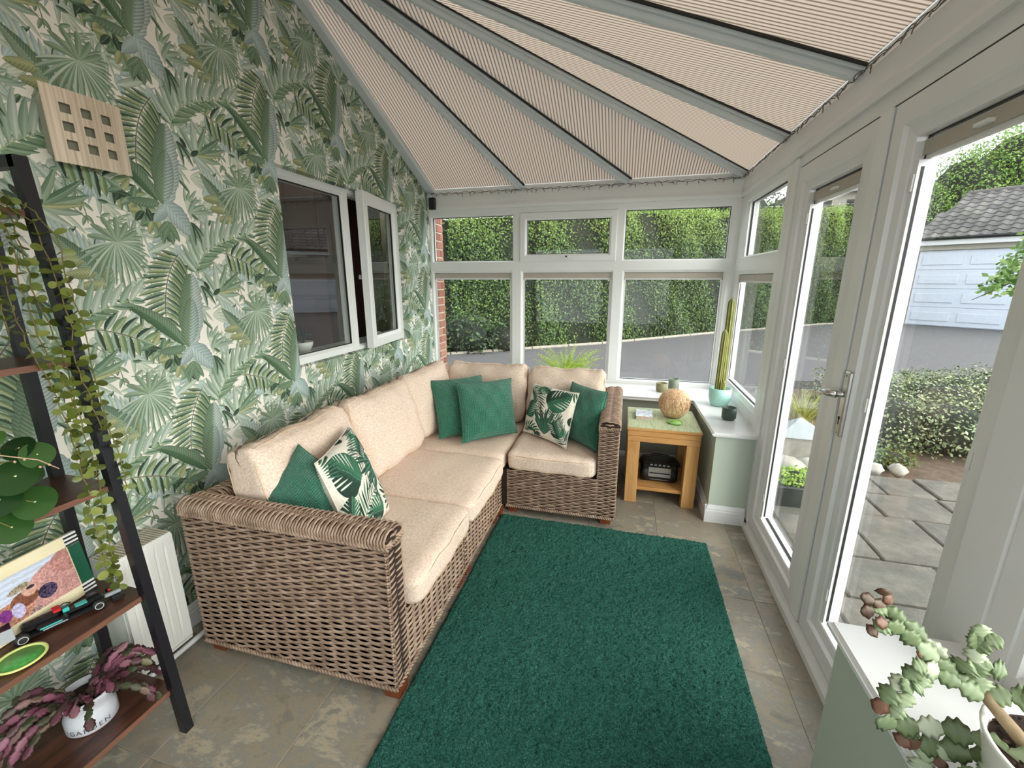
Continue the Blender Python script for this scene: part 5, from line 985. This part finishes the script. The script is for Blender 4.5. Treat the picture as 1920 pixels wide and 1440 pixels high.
# patio of weathered slabs, laid in rows
pt_ = empty('patio', (1.8, 2, -.2), kind='structure'); rp = random.Random(12); yb = [-1.2, -.6, 0, .45, 1.05, 1.5, 1.95, 2.35, 2.75, 3.33, 3.72, 4.10]
bx('sand_bed', simple('mortar_sand', S(92, 84, 72), .95, .2, 40), pt_, .9, 3.6, -1.2, 4.12, -.24, -.172)
offs = {7: (1.25, 1.85, 2.3), 8: (1.12, 1.60, 2.05, 2.6), 9: (1.3, 1.90, 2.40), 10: (1.55, 2.10, 2.44)}
for j in range(len(yb)-1):
    xs_ = [.90]+list(offs.get(j, (1.15+.3*(j % 2), 1.75+.25*(j % 3), 2.4, 3.0)))+[3.1+.2*(j % 2), 3.6]
    for i in range(len(xs_)-1):
        g = .009; z = -.150+rp.uniform(-.006, .006); m = MB(); m.bbox(xs_[i]+g, xs_[i+1]-g, yb[j]+g, yb[j+1]-g, z-.045, z, b=.008); m.build('patio_slab', SLABM.m, pt_)
# brick end of the house beyond the window
bw = empty('house_wall', (-1.95, 4.0, 0), 'narrow end of a red brick house wall just outside the left window pane', 'wall')
bx('mortar', simple('pale_mortar', S(196, 180, 164), .95, .08, 60), bw, -2.35, -1.806, 3.905, 4.128, -.24, 2.9)
BRK = NM('red_brick'); v = BRK.coord(perobj=True); a = BRK.noise(v, 26, 4, .7); oi = BRK.N('ObjectInfo'); c = BRK.ramp(oi.outputs['Random'], [(0, S(142, 90, 74)), (.5, S(166, 112, 94)), (1, S(184, 134, 114))]); c = BRK.mix(c, S(128, 84, 70), BRK.math('MULTIPLY', a, .5)); BRK.L(c, BRK.b.inputs['Base Color']); BRK.set(BRK.b, Roughness=.9); BRK.bump(a, .4, .003)
def bmesh_(l, dx): m = MB(); m.bbox(0, dx, 0, l, 0, .065, b=.003); return m.mesh('brick', BRK.m)
bl_, bs_ = bmesh_(.148, .1), bmesh_(.066, .1)
for j in range(38):
    z = -.2+.0765*j
    if j % 2: inst('brick', bl_, bw, T(-1.9, 3.905, z)); inst('brick', bs_, bw, T(-1.9, 4.064, z))
    else: inst('brick', bs_, bw, T(-1.9, 3.905, z)); inst('brick', bl_, bw, T(-1.9, 3.982, z))
# clipped hedge
hp_ = [(-8.5, 6.2), (-3.95, 9.35), (-2.16, 10.5), (-.13, 12.0), (3.0, 15.3), (7.5, 19.1), (9.0, 20.2)]; hh = [2.95, 2.98, 3.15, 3.35, 3.55, 4.05, 4.15]
hd = empty('hedge', (0, 12, -.2), 'tall clipped evergreen hedge along the far side of the drive', 'hedge'); m = MB(); P = []; N = []
for i in range(len(hp_)-1):
    a, b = np.array(hp_[i]), np.array(hp_[i+1]); L = np.linalg.norm(b-a); d = (b-a)/L; nn = np.array([d[1], -d[0]]); th = 1.5
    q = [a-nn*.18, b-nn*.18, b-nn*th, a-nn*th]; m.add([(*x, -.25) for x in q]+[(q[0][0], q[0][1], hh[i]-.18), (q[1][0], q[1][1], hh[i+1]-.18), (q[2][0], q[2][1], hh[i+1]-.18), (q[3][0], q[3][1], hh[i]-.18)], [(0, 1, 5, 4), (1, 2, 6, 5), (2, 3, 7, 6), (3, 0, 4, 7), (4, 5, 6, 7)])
    k = int(L*3.4*1500*(1 if i else .3)); t = rng.random(k); h = hh[i]*(1-t)+hh[i+1]*t; z = -.22+(h+.22)*rng.random(k); bl_o = .10*np.sin(t*L*1.9+i)+.07*np.sin(z*2.6+t*L*3.3)
    p = a+(b-a)*t[:, None]+nn*(rng.uniform(-.22, .04, k)+bl_o*1.2)[:, None]; P.append(np.column_stack([p, z])); N.append(np.column_stack([np.tile(nn, (k, 1)), np.full(k, .25)]))
    k2 = int(L*400); t = rng.random(k2); p = a+(b-a)*t[:, None]-nn*(rng.uniform(-.1, th, k2))[:, None]; P.append(np.column_stack([p, hh[i]*(1-t)+hh[i+1]*t+rng.uniform(-.18, .10, k2)])); N.append(np.tile([0, 0, 1.], (k2, 1)))
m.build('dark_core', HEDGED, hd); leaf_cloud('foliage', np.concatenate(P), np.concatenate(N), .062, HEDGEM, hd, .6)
def ellip(m, c, k=.8):
    bm = bmesh.new(); bmesh.ops.create_icosphere(bm, subdivisions=2, radius=1); m.add([(c[0]+v.co.x*c[3]*k, c[1]+v.co.y*c[4]*k, c[2]+v.co.z*c[5]*k) for v in bm.verts], [[v.index for v in f.verts] for f in bm.faces], True); bm.free()
def plant(name, loc, cs, n, size, mat, label, cat, asp=.5, trunk=None, core=True, up_=0, group=None):
    t = empty(name, loc, label, cat, group)
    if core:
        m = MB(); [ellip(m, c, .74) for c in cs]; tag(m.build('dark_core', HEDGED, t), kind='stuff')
    P, N = blob(cs, n); leaf_cloud('foliage', P, N, size, mat, t, asp, up_=up_)
    if trunk: m = MB(); [m.tube(p, r, 8) for p, r in trunk]; m.build('trunk', BARK, t)
    return t
plant('low_shrub', (-3.2, 8.9, -.2), [(-3.5, 8.95, .25, .75, .45, .55), (-2.75, 9.45, .15, .6, .4, .42), (-4.3, 8.4, .25, .7, .5, .5)], 2600, .09, TREED, 'low dark bushy shrub at the foot of the hedge, seen through the left pane', 'shrub')
plant('evergreen_tree', (3.4, 18.5, -.2), [(1.6, 18.2, 3.2, 1.9, 1.2, 2.1), (3.9, 19.5, 3.4, 1.9, 1.2, 2.2), (-.6, 17.0, 2.7, 1.7, 1.1, 1.9)], 9000, .15, TREED, 'dark evergreen trees rising behind the hedge in the right pane', 'tree', trunk=[([(1.8, 18.3, -.25), (1.7, 18.3, 3)], .16)])
plant('thin_tree', (6.2, 24, -.2), [(5.5, 24, 4.2, 1.3, 1, 1.3), (6.5, 24.5, 3.8, 1.1, 1, 1.5), (4.6, 23.5, 3.6, 1.0, 1, 1.3)], 1500, .13, TREEB, 'thin loose-leaved tree against the sky behind the hedge, seen through the side window', 'tree', core=False, trunk=[([(5.8, 24, -.25), (5.6, 24, 3), (5.4, 24, 5)], [.12, .08, .02]), ([(5.6, 24, 3), (6.4, 24.2, 5.1)], [.05, .015])])
plant('leafy_tree', (13.5, 24.5, -.2), [(12.5, 25.5, 3.2, .9, 1, 1.3), (13.5, 26, 4.4, 1.1, 1.2, 1.5), (15.0, 26.2, 5.4, 1.7, 1.6, 2.1), (17.2, 26.5, 6.2, 2.3, 2, 2.5), (15.0, 26, 3.2, 2.6, 1.6, 2.3)], 30000, .13, TREEB, 'large bright green tree behind the garage roof', 'tree', trunk=[([(15.5, 26.6, -.25), (15.6, 26.6, 5)], [.3, .15])])
plant('side_tree', (4.1, 4.7, -.2), [(3.75, 4.6, 1.85, .42, .30, .40), (3.38, 4.55, 1.72, .32, .24, .26), (3.12, 4.5, 1.58, .20, .18, .17), (2.95, 4.5, 1.44, .10, .10, .09), (3.30, 4.5, 1.42, .17, .15, .13), (4.2, 4.7, 2.0, .5, .4, .5)], 3600, .062, leafmat('fresh_green_tree_leaf', [(0, S(74, 112, 48)), (.6, S(116, 150, 74)), (1, S(160, 182, 110))], .45, .3), 'fresh green branch of a small tree reaching in front of the garage door', 'tree', asp=.62, core=False, trunk=[([(4.2, 4.8, -.25), (4.15, 4.75, 1.2), (3.9, 4.6, 1.8), (3.4, 4.55, 1.72), (2.95, 4.5, 1.42), (2.80, 4.5, 1.33)], [.05, .04, .02, .012, .006, .002])])
VAR = leafmat('cream_edged_small_leaf', [(0, S(50, 66, 34)), (.35, S(86, 104, 62)), (.65, S(140, 152, 106)), (1, S(190, 192, 152))], .5, .2)
plant('variegated_shrub', (3.4, 5.8, -.2), [(2.75, 5.35, -.02, .55, .6, .38), (3.3, 5.2, -.02, .5, .5, .36), (3.6, 6.0, .02, .7, .7, .40), (4.5, 6.7, .0, .9, .8, .38), (2.95, 6.1, .05, .6, .7, .42), (4.1, 5.7, -.05, .7, .5, .32), (5.3, 7.0, -.02, .8, .7, .34)], 26000, .036, VAR, 'low spreading shrub with cream-edged leaves between patio and drive', 'shrub', .6)
plant('clipped_green_mound', (2.2, 4.5, -.2), [(2.25, 4.48, -.12, .20, .16, .12), (2.5, 4.5, -.14, .2, .14, .1)], 900, .03, leafmat('mid_green_tiny_leaf', [(0, S(60, 88, 36)), (1, S(120, 148, 70))]), 'small green mound plant beside the pale rocks', 'shrub')
GRS = leafmat('yellow_green_grass_blade', [(0, S(116, 128, 52)), (.5, S(168, 172, 82)), (1, S(206, 196, 116))], .5, .3); LIME = leafmat('lime_fern_blade', [(0, S(126, 158, 44)), (1, S(190, 206, 92))], .5, .35); ORG = leafmat('straw_coloured_grass_blade', [(0, S(160, 128, 60)), (1, S(212, 180, 104))], .5, .3)
def tuft(name, loc, n, L, spread, w, mat, label, cat='grass', arc=.6, seed=1, pot=None, leaflets=0):
    r = random.Random(seed); t = empty(name, loc, label, cat); m = MB()
    for k in range(n):
        a = r.uniform(0, 2*pi); el = r.uniform(.15, 1)*spread; l = L*r.uniform(.7, 1.1); d = Vector((cos(a)*el, sin(a)*el, 1)).normalized(); p = Vector(loc)+Vector((cos(a), sin(a), 0))*r.uniform(0, .05); s = Vector((-sin(a), cos(a), 0)); pts = []; sg = 6
        for i in range(sg+1):
            pts.append(p.copy()); p += d*l/sg; d = (d+Vector((cos(a)*.12, sin(a)*.12, -arc*.16*(i+1)/2))).normalized()
        ww = [w*(1-i/(sg+.3)) for i in range(sg+1)]; vs = [x for i in range(sg+1) for x in (pts[i]-s*ww[i], pts[i]+s*ww[i])]; m.add(vs, [(2*i, 2*i+1, 2*i+3, 2*i+2) for i in range(sg)])
        if leaflets:
            for i in range(1, sg*3):
                q = i/(sg*3)*sg; j = min(int(q), sg-1); c = pts[j].lerp(pts[j+1], q-j)
                for s_ in (-1, 1): e = (s*s_+(pts[j+1]-pts[j]).normalized()*.8).normalized()*leaflets*(1-.6*i/(sg*3)); m.add([c, c+e*.5+Vector((0, 0, .004)), c+e, c+e*.5-Vector((0, 0, .004))], [(0, 1, 2, 3)])
    tag(m.build('blades', mat, t, ), kind='stuff')
    if pot: q = MB(); q.lathe([(.001, -.24-loc[2]), (pot*.8, -.24-loc[2]), (pot, -.03), (pot*.9, -.03), (.001, -.04)], 20, c=loc); q.build('pot', GASKET, t)
    return t
tuft('ornamental_grass', (2.0, 5.25, -.16), 170, .60, .55, .006, GRS, 'yellow-green grass clump seen low through the left door leaf', seed=2)
tuft('straw_grass', (1.98, 4.95, -.2), 120, .40, .9, .005, ORG, 'straw-coloured drooping grass clump beside the yellow-green grass', arc=1.2, seed=3)
tuft('lime_fern', (-.58, 4.55, .25), 70, .60, .36, .007, LIME, 'lime green fern just outside the middle window, behind the sofa', 'fern', seed=4, pot=.14, leaflets=.075)
plant('herb_pot', (1.32, 3.42, -.15), [(1.30, 3.40, .045, .12, .10, .07), (1.46, 3.44, .04, .11, .10, .06)], 900, .032, leafmat('light_green_herb_leaf', [(0, S(110, 146, 40)), (1, S(178, 202, 84))]), 'light green leafy plant in a black trough outside the left door leaf', 'plant', .7)
tr_ = bpy.data.objects['herb_pot']; bx('trough', PLASTIC_B, tr_, 1.15, 1.58, 3.28, 3.54, -.148, .015, b=.01)
ROCK = simple('pale_rock', S(160, 154, 144), .9, .2, 14, bump=.4, bscale=30)
def rock(x, y, z, s, seed, label, group=None):
    r = random.Random(seed); bm = bmesh.new(); bmesh.ops.create_icosphere(bm, subdivisions=2, radius=1); m = MB(); vs = []
    for v in bm.verts: k = 1+.18*sin(3*v.co.x+seed)+.14*sin(5*v.co.y+seed*2)+.1*sin(7*v.co.z+seed); vs.append((x+v.co.x*s[0]*k, y+v.co.y*s[1]*k, z+v.co.z*s[2]*k))
    m.add(vs, [[v.index for v in f.verts] for f in bm.faces], True); bm.free(); m.build('rock', ROCK, None, label=label, cat='rock', group=group)
G_ = 'rocks edging the patio'
rock(2.20, 4.18, -.13, (.085, .06, .045), 1, 'white rounded rock at the patio edge, left of a similar one', G_); rock(2.40, 4.20, -.13, (.075, .06, .05), 2, 'white rounded rock at the patio edge, right of a similar one', G_); rock(2.02, 4.20, -.14, (.06, .06, .05), 5, 'smaller grey rock left of the two white rocks', G_)
rock(1.50, 3.98, -.12, (.14, .12, .09), 3, 'large flat grey rock behind the black trough', G_); rock(1.72, 4.10, -.12, (.13, .10, .07), 4, 'grey rock behind the trough, nearest the small rocks', G_)
sg_ = empty('slate_cone', (1.72, 4.55, -.2), 'low grey slate pyramid among the grasses, seen through the left door leaf', 'garden ornament'); m = MB(); m.add([(1.50, 4.40, .02), (1.95, 4.38, .02), (1.98, 4.72, .02), (1.52, 4.74, .02), (1.72, 4.55, .19)], [(0, 1, 4), (1, 2, 4), (2, 3, 4), (3, 0, 4), (3, 2, 1, 0)]); m.build('slate_cap', simple('grey_slate', S(150, 156, 158), .6, .1), sg_); bx('base', ROCK, sg_, 1.56, 1.9, 4.44, 4.68, -.24, .02, b=.02)
# garage across the drive
dd_ = Vector((.7424, -.6699, 0)); nn_ = Vector((.6699, .7424, 0)); A_ = Vector((9.8, 18.72, -.1)); MG_ = Matrix(((dd_.x, nn_.x, 0, A_.x), (dd_.y, nn_.y, 0, A_.y), (0, 0, 1, 0), (0, 0, 0, 1)))
ga = empty('garage', (11.5, 18.5, -.1), 'detached garage with white panelled door and grey tiled roof across the drive', 'garage')
def gb(nm, mat, *c, b=0, parent=ga): m = MB(); (m.bbox(*c, b=b, M=MG_) if b else m.box(*c, M=MG_)); return m.build(nm, mat, parent)
PALE = simple('pale_render', S(168, 162, 150), .8, .05); GW = simple('garage_white_paint', S(206, 212, 224), .45, .03)
gb('front_pier', PALE, -.32, .0, 0, .3, -.24, 2.62); gb('front_pier', PALE, 4.9, 5.4, 0, .3, -.24, 2.62); gb('lintel', PALE, 0, 4.9, 0, .3, 2.46, 2.62); gb('side_wall', PALE, -.32, 0, .3, 6, -.24, 2.62); gb('side_wall', PALE, 5.1, 5.4, .3, 6, -.24, 2.62)
gd = gb('garage_door', GW, .02, 4.88, .10, .14, -.09, 2.45)
zz_ = [-.08, .55, 1.18, 1.81, 2.44]
for j in range(4):
    gb('door_panel', GW, .03, 4.87, .075, .10, zz_[j]+.008, zz_[j+1]-.008, b=.006, parent=gd)
    for k in range(4): gb('raised_field', GW, .13+1.2*k, 1.15+1.2*k, .055, .078, zz_[j]+.16, zz_[j+1]-.16, b=.015, parent=gd)
gb('fascia', WHITEP, -.40, 5.5, -.12, -.08, 2.62, 2.82); gb('soffit', WHITEP, -.40, 5.5, -.10, 0, 2.62, 2.65); gut = MB(); gut.tube([tuple(MG_ @ Vector((-.45, -.17, 2.83))), tuple(MG_ @ Vector((5.5, -.17, 2.83)))], .055, 8); gut.build('gutter', GASKET, ga)
RT = NM('grey_concrete_roof_tile'); oi = RT.N('ObjectInfo'); c = RT.ramp(oi.outputs['Random'], [(0, S(60, 58, 60)), (.5, S(80, 77, 77)), (1, S(106, 100, 98))]); a = RT.noise(RT.coord(perobj=True), 9, 4); c = RT.mix(c, S(120, 116, 108), RT.math('MULTIPLY', a, .4)); RT.L(c, RT.b.inputs['Base Color']); RT.set(RT.b, Roughness=.9)
sl_ = math.atan2(1.65, 3.1); m = MB(); tw, tl = .30, .34; prof = [(0, 0), (.05, .035), (.10, .045), (.15, .03), (.19, 0), (.24, -.005), (.30, .0)]
vs = [(x, y, z+(.025 if y == 0 else 0)) for y in (0, tl+.06) for x, z in prof]+[(x, 0, z-.0) for x, z in prof]; m.add(vs, [(i, i+1, i+8, i+7) for i in range(6)]+[(14+i, 15+i, 1+i, i) for i in range(6)]); rtm = m.mesh('roof_tile', RT.m, False)
rf = gb('roof_deck', HEDGED, -.4, 5.5, -.15, -.14, 2.80, 2.81)
for j in range(11):
    for i in range(19):
        x = -.42+tw*i; y = j*tl
        if x < -.42+.07*y*2.4: continue
        inst('roof_tile', rtm, ga, MG_ @ T(x, -.15, 2.84) @ Matrix.Rotation(sl_, 4, 'X') @ T(0, y, 0))
m = MB(); M_ = MG_ @ T(0, -.15, 2.80) @ Matrix.Rotation(sl_, 4, 'X'); m.add([M_ @ Vector(p) for p in ((-.42, 0, 0), (5.4, 0, 0), (5.4, 3.7, 0), (.30, 3.7, 0))]+[tuple(MG_ @ Vector(p)) for p in ((-.42, 7, 2.7), (5.4, 7, 2.7))], [(0, 1, 2, 3), (3, 2, 5, 4), (0, 3, 4)]); m.build('roof_slope', RT.m, rf); 
m = MB(); m.tube([M_ @ Vector((.25, 3.72, .05)), M_ @ Vector((5.4, 3.72, .05))], .09, 8); m.build('ridge', RT.m, ga)
# pale house in the distance
ho = empty('distant_house', (10.3, 29, -.2), 'pale house with a dark roof far behind the hedge', 'house'); bx('walls', PALE, ho, 8.6, 12.2, 28, 33, -.24, 6.0)
m = MB(); m.prism([(8.2, 27.6, 5.95), (12.6, 27.6, 5.95), (10.4, 27.6, 6.9)], (0, 6, 0)); m.build('roof', RT.m, ho); bx('window', GASKET, ho, 9.9, 10.3, 27.97, 28, 4.9, 5.6); bx('window', GASKET, ho, 11.0, 11.6, 27.97, 28, 4.7, 5.6)
# plant pot on the inner sill behind the inner window
ip = empty('sill_pot', (-1.985, 2.28, 1.03), 'small white bowl with a plant, dim behind the glass of the inner window', 'pot'); bx('inner_sill', WHITEP, bpy.data.objects['window_6'], -2.12, -1.96, 1.5, 3.8, 1.0, 1.03)
m = MB(); m.lathe([(.001, 0), (.035, 0), (.06, .05), (.062, .07), (.057, .07), (.001, .05)], 24, c=(-2.04, 2.34, 1.031)); m.build('bowl', WHC, ip)
m = MB(); rr = random.Random(2)
for k in range(26): a = rr.uniform(0, 6.28); m.tube([(-2.04, 2.34, 1.09), (-2.04+.03*cos(a), 2.34+.03*sin(a), 1.14), (-2.04+.07*cos(a), 2.34+.08*sin(a), 1.16+rr.uniform(-.02, .05))], [.004, .004, .001], 4)
tag(m.build('foliage', TREED, ip), kind='stuff')
